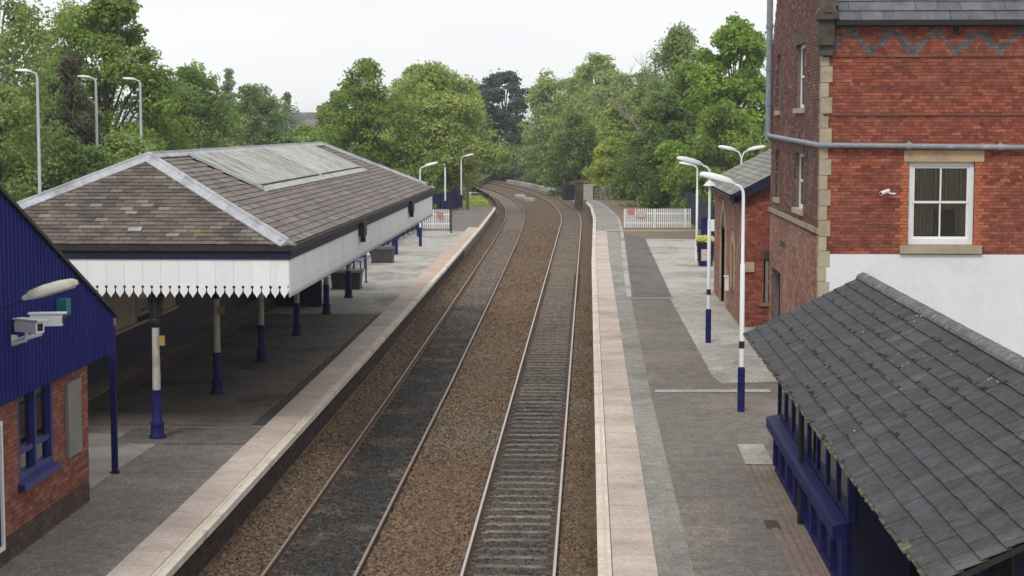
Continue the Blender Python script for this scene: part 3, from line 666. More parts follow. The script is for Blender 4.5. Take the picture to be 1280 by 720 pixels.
# ------------------------------------------------------------------ LEFT: brick kiosk with blue gable
XK = -8.5; YK = 29.95
ki = thing('ticket_office', 'small brick ticket office with navy corrugated gable at the left edge', 'building')
hol = [(23.4-20, 25.35-20, 0, 0)]
win = (26.2, 27.95, 1.02, 2.42)         # y0,y1,z0,z1
holes = [(win[0]-18, win[1]-18, win[2], win[3])]
panel((XK,18,0), (0,1,0), (1,0,0), YK-18, 2.45, holes, .3).build('wall', M['mortar_d'], ki)
b = MB(); b.box(-13,YK-.3,0,XK-.3,YK,2.45); b.build('wall', M['mortar_d'], ki)
kholes = holes
def pk(u, v): return 'brick_p' if v < .36 else 'brick_k'
bricklay(ki, (XK,22,0), (0,1,0), (1,0,0), YK-22, 2.44, pk, [(a-4, b_-4, c, d) for a, b_, c, d in holes], nind=300, z0=0, bond=False)
bricklay(ki, (XK,YK,0), (-1,0,0), (0,1,0), 3.5, 2.44, pk, bond=False)
# blue window
fr = MB(); y0, y1, z0, z1 = win; xo = XK-.02
for yy in (y0, (y0+y1)/2-.06, y1-.10): fr.box(xo-.10,yy,z0+.02,xo+.03,yy+.10,z1)
fr.box(xo-.10,y0+.1,z0+.02,xo+.025,y1-.1,z0+.14); fr.box(xo-.09,y0+.1,z0+.42,xo+.01,y1-.1,z0+.50)
fo = fr.build('window', M['blue'], ki)
b = MB(); b.box(XK-.12,y0-.06,z0-.09,XK+.12,y1+.06,z0+.015); b.build('sill', M['blue'], fo)
b = MB(); b.box(xo-.06,y0+.1,z0+.14,xo-.045,y1-.1,z1); b.build('pane', M['glass'], fo)
b = MB(); b.box(xo-.28,y0+.1,z0+.1,xo-.24,y0+.55,z1-.7); b.build('curtain', M['panel'], fo)
# corrugated gable facing the platform
APX = 23.6
def gz(y): return 3.03+(31.15-y)*.40 if y > APX else 3.03+(31.15-APX)*.40-(APX-y)*.40
v = []; f = []; yy = 18.4; i = 0
while yy <= 31.15:
    x = XK+.14+(.032 if i % 6 in (1,2,3) else 0); v += [(x,yy,2.40),(x,yy,gz(yy)),(x-.01,yy,gz(yy)),(x-.01,yy,2.40)]; yy += .03; i += 1
for q in range(i-1):
    for e_ in range(4): f.append((4*q+e_, 4*q+(e_+1) % 4, 4*q+4+(e_+1) % 4, 4*q+4+e_))
mb = MB(); mb.add(v, f); link('gable_cladding', fix(mb.data('gable_cladding', M['navy_c'])), ki)
b = MB(); b.box(-13,18.5,2.50,XK+.12,31.08,2.56); b.build('soffit', M['navy_d'], ki)
for sgn, ya, yb in ((1,APX,31.28),(-1,APX,16.2)):
    za, zb = gz(APX), gz(yb)
    b = MB(); b.prism([(ya,za+.01),(yb,zb+.01),(yb,zb+.07),(ya,za+.075)], 'x', XK-.4+.3, XK+.22); link('verge_trim', fix(b.data('verge_trim', M['black'])), ki)
    b = MB(); b.prism([(ya,za+.0),(yb,zb+.0),(yb,zb+.05),(ya,za+.05)], 'x', -13.2, XK-.11); link('roof', fix(b.data('roof', M['dgrey'])), ki)
b = MB(); b.box(-13,31.1,2.42,XK+.13,31.16,2.98); b.build('fascia', M['navy'], ki)
b = MB(); b.box(XK-1.3,31.18,2.86,XK+.16,31.34,3.0); b.build('gutter', M['panel'], ki)
b = MB(); b.box(XK-.25,32.35,0,XK-.15,32.45,2.8); b.box(XK-.28,32.32,0,XK-.12,32.48,.02); b.box(-12,32.36,2.8,XK-.1,32.44,2.9); b.box(XK-.24,31.1,2.81,XK-.16,32.36,2.89); b.build('post', M['navy'], ki)
b = MB(); b.box(-12.6,YK+.3,2.1,XK-.5,YK+.34,2.4); b.build('notice', M['panel'], ki)
# grey wall board, white poster case, luminaire, box, cameras: separate things
b = MB(); b.box(XK+.016,28.62,.97,XK+.07,29.38,2.2); o = b.build('notice_board', M['panel']); tag(o, 'blank grey board on the brick wall right of the blue window', 'board')
pc = thing('poster_case', 'white framed navy poster case cut by the left edge of the picture', 'poster case')
b = MB(); yA, yB, zA, zB = 24.4, 25.28, .26, 2.14
for q in ((yA,zA,yA+.06,zB),(yB-.06,zA,yB,zB)): b.box(XK+.013,q[0],q[1],XK+.09,q[2],q[3])
b.box(XK+.013,yA+.06,zA,XK+.088,yB-.06,zA+.06); b.box(XK+.013,yA+.06,zB-.06,XK+.088,yB-.06,zB); b.build('frame', M['white'], pc)
b = MB(); b.box(XK+.013,yA+.06,zA+.06,XK+.05,yB-.06,zB-.06); b.build('poster', M['navy'], pc)
def lamp_head(l=.80, w=.19, h=.105):
    """lantern: tapered rounded hood with lens below, pointing to -x from the origin"""
    hood = MB(); secs = [(-.02,.035,.03),(.03,.06,.055),(.10,.075,.07),(.13,.10,.10),(.4,.125,.125),(.7,.13,.12),(.93,.115,.09),(1.0,.08,.05)]; v = []; f = []; n = 12
    for t, ww, hh in secs:
        for k in range(n):
            a = 2*math.pi*k/n; sy, sz = math.cos(a), math.sin(a); sy = math.copysign(abs(sy)**.6, sy); sz = math.copysign(abs(sz)**.6, sz)
            v.append((-t*l, sy*ww*w/.2*(1 if abs(sy) < .5 else 1), (sz*hh if sz > 0 else sz*hh*.35)*h/.11))
    for i in range(len(secs)-1):
        for k in range(n): a = i*n+k; b_ = i*n+(k+1) % n; f.append((a, a+n, b_+n, b_))
    f += [tuple(range(n)), tuple(range(len(v)-1, len(v)-n-1, -1))]
    hood.add(v, f, 0, True); me = fix(hood.data('lamp_hood', M['lampw']))
    lens = MB(); lens.box(-l*.93,-w*.36,-h*.42,-l*.30,w*.36,-h*.2); return me, lens.data('lens', M['dirtylens'])
hood_me, lens_me = lamp_head()
wl = thing('wall_lamp', 'weathered long lamp head on a bracket above the cameras on the navy gable', 'lamp')
for nm, me in (('lamp_hood', hood_me), ('lens', lens_me)):
    o = link(nm, me, wl, loc=(-7.95,24.9,3.93), rot=(0, math.radians(15), math.radians(208)))
    if nm == 'lamp_hood': o.data = me.copy(); o.data.materials.clear(); o.data.materials.append(M['dirtylens'])
b = MB(); b.tube([(XK+.14,24.2,3.72),(XK+.3,24.6,3.85),(-7.93,24.92,3.93)], .03, 8); b.build('bracket', M['navy'], wl)
b = MB(); b.box(XK+.17,27.75,3.40,XK+.33,27.98,3.66); b.box(XK+.17,27.8,3.36,XK+.28,27.93,3.40); o = b.build('sensor_box', M['teal']); tag(o, 'small teal alarm box on the navy gable below the lamp', 'alarm box')
for k, (y_, yaw, lbl) in enumerate(((25.75, 100, 'rear white CCTV camera on navy gable, pointing right across the platform'), (25.45, 58, 'front white CCTV camera on navy gable, dark lens facing the viewer'))):
    c = thing('security_camera', lbl, 'CCTV camera', (XK+.62-.16*k, y_, 3.55-.06*k), math.radians(yaw), 'CCTV cameras on the navy gable'); c.scale = (1.25,1.15,1.5)
    b = MB(); b.prism([(-.06,-.055),(.06,-.055),(.065,.03),(.04,.06),(-.04,.06),(-.065,.03)], 'y', -.2, .2); link('housing', fix(b.data('housing', M['white'])), c)
    b = MB(); b.box(-.075,-.25,.062,.075,.22,.075); b.build('sunshield', M['white'], c)
    b = MB(); b.box(-.04,-.205,-.035,.04,-.199,.035); b.build('lens', M['black'], c)
    b = MB(); b.tube([(0,.05,-.05),(0,.07,-.13),(-.03,.36,-.19)], .025, 8); b.tube([(-.03,.36,-.19),(-.03,.44,-.19)], [.05,.06], 10); b.build('bracket', M['white'], c)

# ------------------------------------------------------------------ RIGHT: platform shelter
sh = thing('platform_shelter', 'timber waiting shelter, dark slate roof over navy panels, near right', 'shelter')
XS, ZS, XRG, ZRG, YA, YB = 3.05, 2.40, 5.24, 3.50, 15.5, 34.5
ss = Vector((XRG-XS, 0, ZRG-ZS)); SLs = ss.length; ss.normalize(); ns = Vector((-(ZRG-ZS), 0, XRG-XS)).normalized()
b = MB(); b.obox((XS+.03,YA,ZS-.05), (0,YB-YA,0), ss*(SLs-.02), ns*.05); b.obox((2*XRG-XS-.03,YA,ZS-.05), (0,YB-YA,0), Vector((-ss.x,0,ss.z))*(SLs-.02), Vector((-ns.x,0,ns.z))*.05)
b.build('roof_deck', M['deck'], sh)
Ln = YB-YA
slates(sh, (XS,YA,ZS), (0,1,0), ss, Ln, [(0,0),(Ln,0),(Ln,SLs),(0,SLs)], .235, .29, M['slate'], 300, th=.007, lift=.026, order=lambda q: abs(q[0]-(27-YA))*.7-q[1]*1.0, gap=.005, jit=.006)
s2 = Vector((-ss.x, 0, ss.z))
slates(sh, (2*XRG-XS,YB,ZS), (0,-1,0), s2, Ln, [(0,0),(Ln,0),(Ln,SLs),(0,SLs)], .205, .30, M['slate'], 0)
for k in range(42):
    y = YB-(k+1)*.45; mb = MB(); z = ZRG+.035+random.uniform(0, .006); n = 7
    ring = lambda yy: [(XRG+.135*math.cos(a)*1.0, yy, z-.03+.075*math.sin(a)-.03*abs(math.cos(a))) for a in [math.pi*q/(n-1) for q in range(n)]]
    v = ring(y+.004)+ring(y+.446); mb.add(v, [(i, i+1, n+i+1, n+i) for i in range(n-1)]+[tuple(range(n)), tuple(range(2*n-1, n-1, -1))])
    link('ridge_tile', fix(mb.data('ridge_tile', M['ridge'])), sh)
ch = MB(); sc = MB()
for _ in range(150):
    y = random.uniform(21, YB-.2); r_ = random.randint(0, 9); t_ = r_*.235-.045+random.uniform(-.004, .02); l_ = random.uniform(.03, .14)
    ch.obox(Vector((XS,y,ZS))+ss*t_+ns*.046, (0,l_,0), ss*random.uniform(.02,.05), ns*.004)
for _ in range(36):
    y = random.uniform(21, YB-.2); t_ = SLs*random.random()**.3; l_ = random.uniform(.015, .05)
    sc.obox(Vector((XS,y,ZS))+ss*t_+ns*.040, (0,l_,0), ss*random.uniform(.01,.03), ns*.007)
ch.build('chipped_edge', M['deck'], sh, kind='stuff'); sc.build('lichen_spot', M['conc'], sh, kind='stuff')
e_ = MB()
y = YA
while y < YB:
    w_ = random.uniform(.08, .22); d_ = random.uniform(0, .035); e_.obox((XS-.05-d_,y,ZS-.035), (0,w_*.93,0), ss*.10, ns*random.uniform(.012,.03)); y += w_
e_.build('slate_edge', M['moss'], sh, kind='stuff')
b = MB(); b.box(XS+.05,YA,ZS-.14,XS+.09,YB-.05,ZS-.03); b.build('fascia', M['navy_d'], sh)
for xx, s_ in ((XS,1),):
    b = MB(); b.obox((XS-.02,YB-.02,ZS-.06), ss*SLs, (0,.05,0), ns*.06); b.obox((2*XRG-XS+.02,YB-.02,ZS-.06), s2*SLs, (0,.05,0), Vector((-ns.x,0,ns.z))*.06); b.build('verge_board', M['moss'], sh)
# front frame, X = 3.5
XF, YN, YF = 3.50, 24.05, 33.0
b = MB(); b.box(XF,YN,0,XF+.06,YF,1.02); b.build('dado_boards', M['navy'], sh)
b = MB(); b.box(XF-.04,YN,0,XF-.001,YF,.12); b.build('skirting', M['navy'], sh)
for k in range(9):
    y = YN+(YF-YN)*k/8
    b = MB(); b.box(XF-.075,y-.065,.121,XF-.001,y+.065,.80); b.build('batten', M['navy'], sh)
for k in range(8):       # rebated panel between battens
    ya, yb = YN+(YF-YN)*k/8+.065, YN+(YF-YN)*(k+1)/8-.065
    b = MB(); b.box(XF-.022,ya,.62,XF-.001,yb,.66); b.build('panel_mould', M['navy'], sh)
b = MB(); b.prism([(XF-.20,.82),(XF-.20,1.0),(XF-.14,1.02),(XF+.0,1.05),(XF+.0,.80)], 'y', YN-.05, YF+.12); link('ledge', fix(b.data('ledge', M['navy'])), sh)
b = MB(); b.box(XF-.035,YN,.74,XF-.002,YF,.80); b.build('ledge_rail', M['navy'], sh)
npst = 9
for k in range(npst):
    y = YN+(YF-YN)*k/(npst-1)
    b = MB(); b.box(XF+.0,y-.065,1.055,XF+.10,y+.065,2.36); b.build('post', M['navy'], sh)
b = MB(); b.box(XF+.001,YN,2.0,XF+.07,YF,2.08); b.box(XF+.001,YN,2.30,XF+.085,YF,2.5); b.build('head_rail', M['navy_d'], sh)
for k in range(npst-1):
    y = YN+(YF-YN)*k/(npst-1)+.04; yb = YN+(YF-YN)*(k+1)/(npst-1)-.04
    b = MB(); b.box(XF+.03,y,1.06,XF+.036,yb,2.0); b.build('pane', M['glass'], sh)
    b = MB(); b.box(XF+.012,y,1.058,XF+.06,yb,1.13); b.build('glazing_bar', M['navy'], sh)
for y in (28.6,):
    b = MB(); b.tube([(XF-.09,y,0),(XF-.09,y,2.2)], .045, 10); b.build('downpipe', M['black'], sh)
b = MB(); b.box(XF+.061,YF-.06,0,6.9,YF,2.38); b.prism([(XS+.3,2.38),(2*XRG-XS-.3,2.38),(XRG,ZRG-.08)], 'y', YF-.05, YF-.01); b.build('end_wall', M['navy_d'], sh)
b = MB(); b.box(6.9,YA,0,7.0,YF,2.4); b.build('back_wall', M['navy_d'], sh)
b = MB(); b.box(XF+.07,YN-.0,0,4.35,YN+.07,2.38); b.build('return_wall', M['navy_d'], sh)
b = MB(); b.box(XF+.061,YN+.1,.42,XF+.45,YF-.1,.47); b.build('bench', M['navy_d'], sh)
for y in (18,19.6,21.2,22.6):
    b = MB(); b.box(4.3,y,0,4.4,y+.1,2.9); b.build('post', M['navy_d'], sh)
b = MB()
for k in range(38): y = YA+.3+k*.5; b.obox((XS+.08,y,ZS-.115), (0,.05,0), ss*.55, ns*.06)
b.build('rafter_foot', M['navy_d'], sh, kind='stuff')

# ------------------------------------------------------------------ RIGHT: tall brick house
HX, HY, HYB, HE = 5.3, 41.4, 52.6, 8.74
ho = thing('brick_house', 'tall Victorian red brick house with zigzag blue brickwork, right of the tracks', 'house')
W0, W1, WZ0, WZ1 = 7.29, 8.77, 3.66, 5.55
fh = [(W0-HX, W1-HX, WZ0, WZ1)]
panel((HX,HY,0), (1,0,0), (0,-1,0), 9., HE, fh, .3).build('wall', M['mortar'], ho)
def zig(x, z):
    ph = ((x-.60+.48) % .96)/.96; c = 8.52-.50*abs(2*ph-1)
    return abs(z-c) < .10
def pickf(u, v):
    if v < 3.43: return None
    if 7.97 < v < 8.70 and zig(u, v): return 'brick_b'
    du = min(abs(u-(W0-HX)), abs(u-(W1-HX)))
    inside_v = WZ0 < v < WZ1
    r = int(v/.15)
    if inside_v and not (W0-HX < u < W1-HX) and du < (.24 if r % 2 else .13): return 'brick_o'
    return 'brick'
bricklay(ho, (HX,HY,0), (1,0,0), (0,-1,0), 6.6, HE-.05, pickf, fh, nind=300, z0=3.45, zfine=(7.95, 8.8))
b = MB(); b.box(HX+.12,HY-.035,0,HX+9,HY+.01,3.44); b.build('painted_render', M['render'], ho)
for z in (7.92, 6.59):
    b = MB(); b.box(HX+.02,HY-.045,z,HX+9,HY,z+.035); b.build('string_course', M['brick_s'], ho)
b = MB(); b.tube([(HX+2.98,HY-.05,8.48),(HX+2.98,HY-.05,8.66)], .055, 8); b.box(HX+2.9,HY-.1,8.44,HX+3.08,HY-.0,8.50); b.build('vent_pipe', M['black'], ho)
# worn vertical patch of rebuilt brick
# side wall, gable towards the tracks
sh_ = [(44.7-HY, 46.5-HY, 6.80, 8.40), (44.7-HY, 46.5-HY, 4.28, 5.68), (50.3-HY, 51.2-HY, 6.78, 8.35), (50.3-HY, 51.2-HY, 4.35, 5.7), (49.6-HY, 52.0-HY, 0, 2.3)]
panel((HX,HYB,0), (0,-1,0), (-1,0,0), HYB-HY, HE, [((HYB-HY)-b_, (HYB-HY)-a, c, d) for a, b_, c, d in sh_], .3).build('wall', M['mortar_d'], ho)
SW = HYB-HY
def gtop(u): y = SW-u; return HE+ (y if y < SW/2 else SW-y)*1.15
b = MB(); b.prism([(HY,HE),(HYB,HE),(HY+SW/2,HE+SW/2*1.15)], 'x', HX, HX+.3); link('wall', fix(b.data('wall', M['mortar_d'])), ho)
def picks(u, v): return 'brick_w' if v < 3.85 else 'brick_s'
bricklay(ho, (HX,HYB,0), (0,-1,0), (-1,0,0), SW, HE+4.2, picks, [(SW-b_, SW-a, c, d) for a, b_, c, d in sh_], nind=0, top=gtop, depth=.02)
b = MB(); b.box(HX-.07,HY-.05,3.90,HX,HYB,4.02); b.build('string_course', M['quoin'], ho)
for (a, b_, c, d) in sh_[:2]:
    y0, y1 = a+HY, b_+HY
    w_ = MB(); xo = HX+.10
    w_.box(xo,y0,c,xo+.06,y0+.09,d); w_.box(xo,y1-.09,c,xo+.06,y1,d); w_.box(xo,y0+.09,c,xo+.058,y1-.09,c+.1); w_.box(xo,y0+.09,d-.09,xo+.058,y1-.09,d); w_.box(xo,y0+.09,(c+d)/2-.03,xo+.058,y1-.09,(c+d)/2+.03)
    w_.box(xo+.001,(y0+y1)/2-.04,c+.1,xo+.057,(y0+y1)/2+.04,(c+d)/2-.031); w_.box(xo+.001,(y0+y1)/2-.04,(c+d)/2+.031,xo+.057,(y0+y1)/2+.04,d-.091)
    fo = w_.build('window', M['white'], ho)
    g_ = MB(); g_.box(xo+.02,y0+.09,c+.1,xo+.03,y1-.09,d-.09); g_.build('pane', M['glass'], fo)
    g_ = MB(); g_.box(HX-.08,y0-.12,c-.12,HX+.10,y1+.12,c+.005); g_.build('sill', M['quoin'], fo)
    g_ = MB(); g_.box(HX-.03,y0-.1,d,HX+.02,y1+.1,d+.24); g_.build('lintel', M['stone_d'], fo)
    g_ = MB(); g_.box(xo+.2,y0,c,xo+.22,y1,d); g_.build('blind', M['signw'], fo)
for (a, b_, c, d) in sh_[2:4]:
    g_ = MB(); g_.box(HX+.14,a+HY,c,HX+.2,b_+HY,d); g_.build('blind_recess', M['inner'], ho)
    g_ = MB(); g_.box(HX-.08,a+HY-.1,c-.12,HX+.1,b_+HY+.1,c+.004); g_.build('sill', M['quoin'], ho)
g_ = MB(); g_.box(HX+.2,49.6,0,HX+.24,52.0,2.3); g_.build('door', M['black'], ho)
g_ = MB(); g_.box(HX-.025,48.5,3.08,HX-.02+.03,49.9,3.24); g_.build('air_vent', M['dgrey'], ho)
# quoins
z = 0.02; k = 0
while z < 7.95:
    h_ = .37 if k % 2 else .33; wl_ = .22 if k % 2 else .14; ws_ = .15 if k % 2 else .22
    b = MB(); b.box(HX-.035,HY-.045-.002*(k % 2),z,HX+wl_,HY+.05,z+h_-.012); b.box(HX-.033,HY+.05,z,HX+.02,HY+ws_+.05,z+h_-.012)
    b.build('quoin', M['quoin'], ho); z += h_; k += 1
# kneeler corbel at the foot of the gable
co = MB(); co.box(HX-.10,HY-.16,8.05,HX+.22,HY+.1,8.18); co.box(HX-.13,HY-.26,8.18,HX+.22,HY+.1,8.75); co.box(HX-.10,HY-.19,7.95,HX+.20,HY+.1,8.05)
co.box(HX-.19,HY-.36,8.75,HX+.30,HY+.1,8.86); co.prism([(HX-.20,8.86),(HX+.31,8.86),(HX+.055,9.34)], 'y', HY-.34, HY+.12)
co.prism([(HX-.03,8.90),(HX+.14,8.90),(HX+.055,9.08)], 'y', HY-.38, HY-.34); co.tube([(HX+.055,HY-.33,9.30),(HX+.055,HY-.33,9.44),(HX+.055,HY-.33,9.56)], [.06,.11,.03], 10)
link('kneeler', fix(co.data('kneeler', M['stone_d'])), ho)
sv = Vector((0, 1, 1.15)).normalized()
for k in range(9):
    b = MB(); b.obox(Vector((HX-.12,HY-.15,HE+.22))+sv*(.62*k+.02), (.42,0,0), sv*.6, Vector((0,-1.15,1)).normalized()*.12); b.build('gable_coping', M['stone_d'], ho)
b = MB(); b.obox((HX+.28,HY-.1,HE+.02), (9,0,0), sv*7.2, Vector((0,-1.15,1)).normalized()*.05); b.obox((HX+.28,HYB+.1,HE+.02), (9,0,0), Vector((0,-1,1.15)).normalized()*7.2, Vector((0,1.15,1)).normalized()*.05); b.build('roof_deck', M['deck'], ho)
slates(ho, (HX+.32,HY-.2,HE+.0), (1,0,0), sv, 8.9, [(0,0),(8.9,0),(8.9,4.2),(0,4.2)], .30, .50, M['slate_h'], 130, lift=.03, jit=.006)
b = MB(); b.box(HX+.25,HY-.30,HE-.12,HX+9,HY-.17,HE-.0); b.build('gutter', M['black'], ho)
b = MB(); b.box(HX+.2,HY-.17,HE-.14,HX+9,HY-.012,HE+.0); b.build('fascia', M['black'], ho)
b = MB(); b.box(HX+.3,HYB-.3,0,HX+9,HYB,HE); b.box(HX+8.7,HY+.3,0,HX+9,HYB-.3,HE); b.build('wall', M['brick_s'], ho)
# sash window
wf = MB(); yo = HY+.09
wf.box(W0,yo,WZ0,W0+.10,yo+.09,WZ1); wf.box(W1-.10,yo,WZ0,W1,yo+.09,WZ1); wf.box(W0+.1,yo,WZ1-.10,W1-.1,yo+.088,WZ1); wf.box(W0+.1,yo,WZ0,W1-.1,yo+.088,WZ0+.13)
fo = wf.build('window', M['white'], ho); zm = (WZ0+WZ1)/2+.02
for nm, a, b_, dy in (('upper_sash', zm-.02, WZ1-.10, .03), ('lower_sash', WZ0+.13, zm+.02, .055)):
    s_ = MB(); x0, x1 = W0+.1, W1-.1; xm = (x0+x1)/2
    s_.box(x0,yo+dy,a,x0+.05,yo+dy+.03,b_); s_.box(x1-.05,yo+dy,a,x1,yo+dy+.03,b_); s_.box(x0+.05,yo+dy+.001,a,x1-.05,yo+dy+.029,a+.05); s_.box(x0+.05,yo+dy+.001,b_-.05,x1-.05,yo+dy+.029,b_); s_.box(xm-.018,yo+dy+.002,a+.05,xm+.018,yo+dy+.028,b_-.05)
    s_.build(nm, M['white'], fo)
    for p, q in ((x0+.05, xm-.018), (xm+.018, x1-.05)):
        g_ = MB(); g_.box(p,yo+dy+.012,a+.05,q,yo+dy+.018,b_-.05); g_.build('pane', M['glass'], fo)
g_ = MB()
for k in range(16): x = W0+.12+k*.082; g_.box(x,yo+.13+.02*math.sin(k*1.7),WZ0+(.8 if 5 < k < 12 else .2),x+.07,yo+.15+.02*math.sin(k*1.7),WZ1)
g_.build('curtain', M['blind'], fo)
g_ = MB(); g_.box(W0-.2,yo+.9,WZ0-.3,W1+.2,yo+.95,WZ1+.2); g_.build('room_back', M['blind'], fo)
g_ = MB(); g_.box(7.17,HY-.03,WZ1+.003,8.97,HY+.1,5.81); g_.build('lintel', M['stone'], fo)
g_ = MB(); g_.box(7.10,HY-.13,3.465,8.95,HY+.09,WZ0-.003); g_.build('sill', M['quoin'], fo)
# soil pipe
pp = thing('drainpipe', 'blue-grey pipe running round the corner of the tall brick house', 'pipe')
b = MB(); b.tube([(HX-.13,52.3,5.95),(HX-.13,52.3,13)], .09, 10); o = b.build('downpipe', M['pipe'], pp)
b = MB(); b.tube([(HX-.13,52.3,6.15),(HX-.12,51.9,6.08),(HX-.12,HY-.0,5.94),(HX-.08,HY-.12,5.93),(HX+.05,HY-.15,5.93),(HX+9,HY-.15,5.83)], .062, 10); b.build('horizontal_pipe', M['pipe'], pp)
for x in (HX+1.95, HX+4.0, HX+6.0):
    z = 5.93-(x-HX)*.011; b = MB(); b.tube([(x-.07,HY-.15,z),(x+.07,HY-.15,z)], .082, 10); b.box(x-.02,HY-.15,z+.06,x+.02,HY-.01,z+.12); b.build('pipe_collar', M['pipe'], pp)
for z in (8.0, 9.2, 7.0): b = MB(); b.tube([(HX-.13,52.3,z-.06),(HX-.13,52.3,z+.06)], .11, 10); b.box(HX-.13,52.25,z-.02,HX,52.35,z+.02); b.build('pipe_collar', M['pipe'], pp)
c = thing('security_camera', 'small white CCTV camera on the red brick wall left of the sash window', 'CCTV camera', (6.72,HY-.22,4.87), math.radians(-50))
b = MB(); b.tube([(0,-.14,-.03),(0,.12,.03)], .045, 10); b.build('housing', M['white'], c)
b = MB(); b.tube([(0,-.145,-.031),(0,-.141,-.03)], .03, 10); b.build('lens', M['black'], c)
b = MB(); b.tube([(0,.06,0),(.04,.16,-.04),(.1,.24,-.04)], .02, 8); b.build('bracket', M['white'], c)

# ------------------------------------------------------------------ RIGHT: small brick station building
SX, SY, SYB, SZ = 4.84, 57.2, 69.2, 4.25
st = thing('station_outbuilding', 'low red brick station building with pointed doorways between the house and the fence', 'building')
RS = .52; SWD = 5.6
side_h = [(63.6-SY, 65.6-SY, 0, 2.75), (59.8-SY, 60.7-SY, .95, 2.25)]
L2 = SYB-SY
panel((SX,SYB,0), (0,-1,0), (-1,0,0), L2, SZ, [(L2-b_, L2-a, c, d) for a, b_, c, d in side_h], .3).build('wall', M['mortar'], st)
def pks(u, v):
    y = SYB-u
    for a, b_, c, d in side_h:
        ya, yb = a+SY, b_+SY
        if ya-.35 < y < yb+.35 and c-.2 < v < d+.7: return None
    return 'brick_w'
bricklay(st, (SX,SYB,0), (0,-1,0), (-1,0,0), L2, SZ-.05, pks, bond=False)
fw = [(.72, 1.5, .78, 2.15)]
panel((SX,SY,0), (1,0,0), (0,-1,0), SWD, SZ, fw, .3).build('wall', M['mortar_d'], st)
b = MB(); b.prism([(SX,SZ),(SX+SWD,SZ),(SX+SWD/2,SZ+SWD/2*RS)], 'y', SY, SY+.3); link('wall', fix(b.data('wall', M['mortar_d'])), st)
bricklay(st, (SX,SY,0), (1,0,0), (0,-1,0), SWD, SZ+1.7, lambda u, v: 'brick', [(.72,1.5,.78,2.15)], nind=300, top=lambda u: SZ+min(u, SWD-u)*RS)
# stone arched surrounds on the side
for a, b_, c, d in side_h:
    ya, yb = a+SY, b_+SY; ym = (ya+yb)/2; h = yb-ya
    out = [(ya-.33,c),(ya,c),(ya,d-.05)]; n = 6
    inner = [(ya+(ym-ya)*(k/n), d-.05+.75*h*.45*math.sin(k/n*math.pi/2)) for k in range(n+1)]
    inner += [(yb-(yb-ym)*(k/n), d-.05+.75*h*.45*math.sin(k/n*math.pi/2)) for k in range(n-1, -1, -1)]
    outer = [(ya-.33, c)]+[(ya-.33+(ym-ya+.33)*(k/n), d+.05+(.75*h*.45+.28)*math.sin(k/n*math.pi/2)) for k in range(n+1)]
    outer += [(yb+.33-(yb-ym+.33)*(k/n), d+.05+(.75*h*.45+.28)*math.sin(k/n*math.pi/2)) for k in range(n-1, -1, -1)]+[(yb+.33, c)]
    inn = [(ya, c)]+inner+[(yb, c)]
    mb = MB(); m_ = min(len(inn), len(outer))
    for k in range(m_-1):
        p, q, r_, s_ = outer[k], outer[k+1], inn[k+1], inn[k]
        mb.add([(SX-.04,*p),(SX-.04,*q),(SX-.04,*r_),(SX-.04,*s_),(SX+.2,*p),(SX+.2,*q),(SX+.2,*r_),(SX+.2,*s_)], [(0,1,2,3),(7,6,5,4),(0,4,5,1),(2,6,7,3),(0,3,7,4),(1,5,6,2)])
    link('door_surround' if c == 0 else 'window_surround', fix(mb.data('surround', M['stone'])), st)
    b = MB(); b.box(SX+.16,ya-.02,c,SX+.22,yb+.02,d+.6*h*.6); b.build('door' if c == 0 else 'pane', M['navy_d' if c == 0 else 'inner'], st)
b = MB(); b.prism([(SX+.6,.66),(SX+1.62,.66),(SX+1.62,.78),(SX+.6,.78)], 'y', SY-.09, SY+.05); b.build('sill', M['brick_s'], st)
wf = MB(); n = 9; xa, xb = SX+.72, SX+1.5; xm = (xa+xb)/2; r_ = (xb-xa)/2
arc = [(xm-r_*math.cos(math.pi*k/(n-1)), 2.15+r_*.0+r_*math.sin(math.pi*k/(n-1))*.9) for k in range(n)]
ring2 = [(xm-(r_+.12)*math.cos(math.pi*k/(n-1)), 2.15+(r_+.13)*math.sin(math.pi*k/(n-1))*.9) for k in range(n)]
for k in range(n-1):
    wf.add([(arc[k][0],SY-.05,arc[k][1]),(arc[k+1][0],SY-.05,arc[k+1][1]),(ring2[k+1][0],SY-.05,ring2[k+1][1]),(ring2[k][0],SY-.05,ring2[k][1])]+[(arc[k][0],SY+.05,arc[k][1]),(arc[k+1][0],SY+.05,arc[k+1][1]),(ring2[k+1][0],SY+.05,ring2[k+1][1]),(ring2[k][0],SY+.05,ring2[k][1])], [(0,1,2,3),(7,6,5,4),(0,4,5,1),(2,6,7,3),(0,3,7,4),(1,5,6,2)])
fo = link('window', fix(wf.data('window', M['brick_s'])), st)
b = MB(); b.prism(arc, 'y', SY-.03, SY+.02); link('arch_infill', fix(b.data('arch_infill', M['inner'])), fo)
b = MB(); b.box(xa+.06,SY+.06,.78,xa+.16,SY+.10,2.14); b.box(xb-.1,SY+.06,.78,xb,SY+.10,2.14); b.box(xa+.161,SY+.061,1.4,xb-.101,SY+.099,1.47); b.build('frame', M['panel'], fo)
b = MB(); b.box(xa,SY+.13,.78,xb,SY+.15,2.15); b.build('pane', M['glass'], fo)
b = MB(); b.box(xa-.05,SY+.31,.6,xb+.05,SY+.34,2.3); b.build('room_back', M['inner'], fo)
b = MB(); b.box(SX+.0,SY-.10,1.75,SX+.42,SY-.012,2.06); b.build('corbel', M['stone'], st)
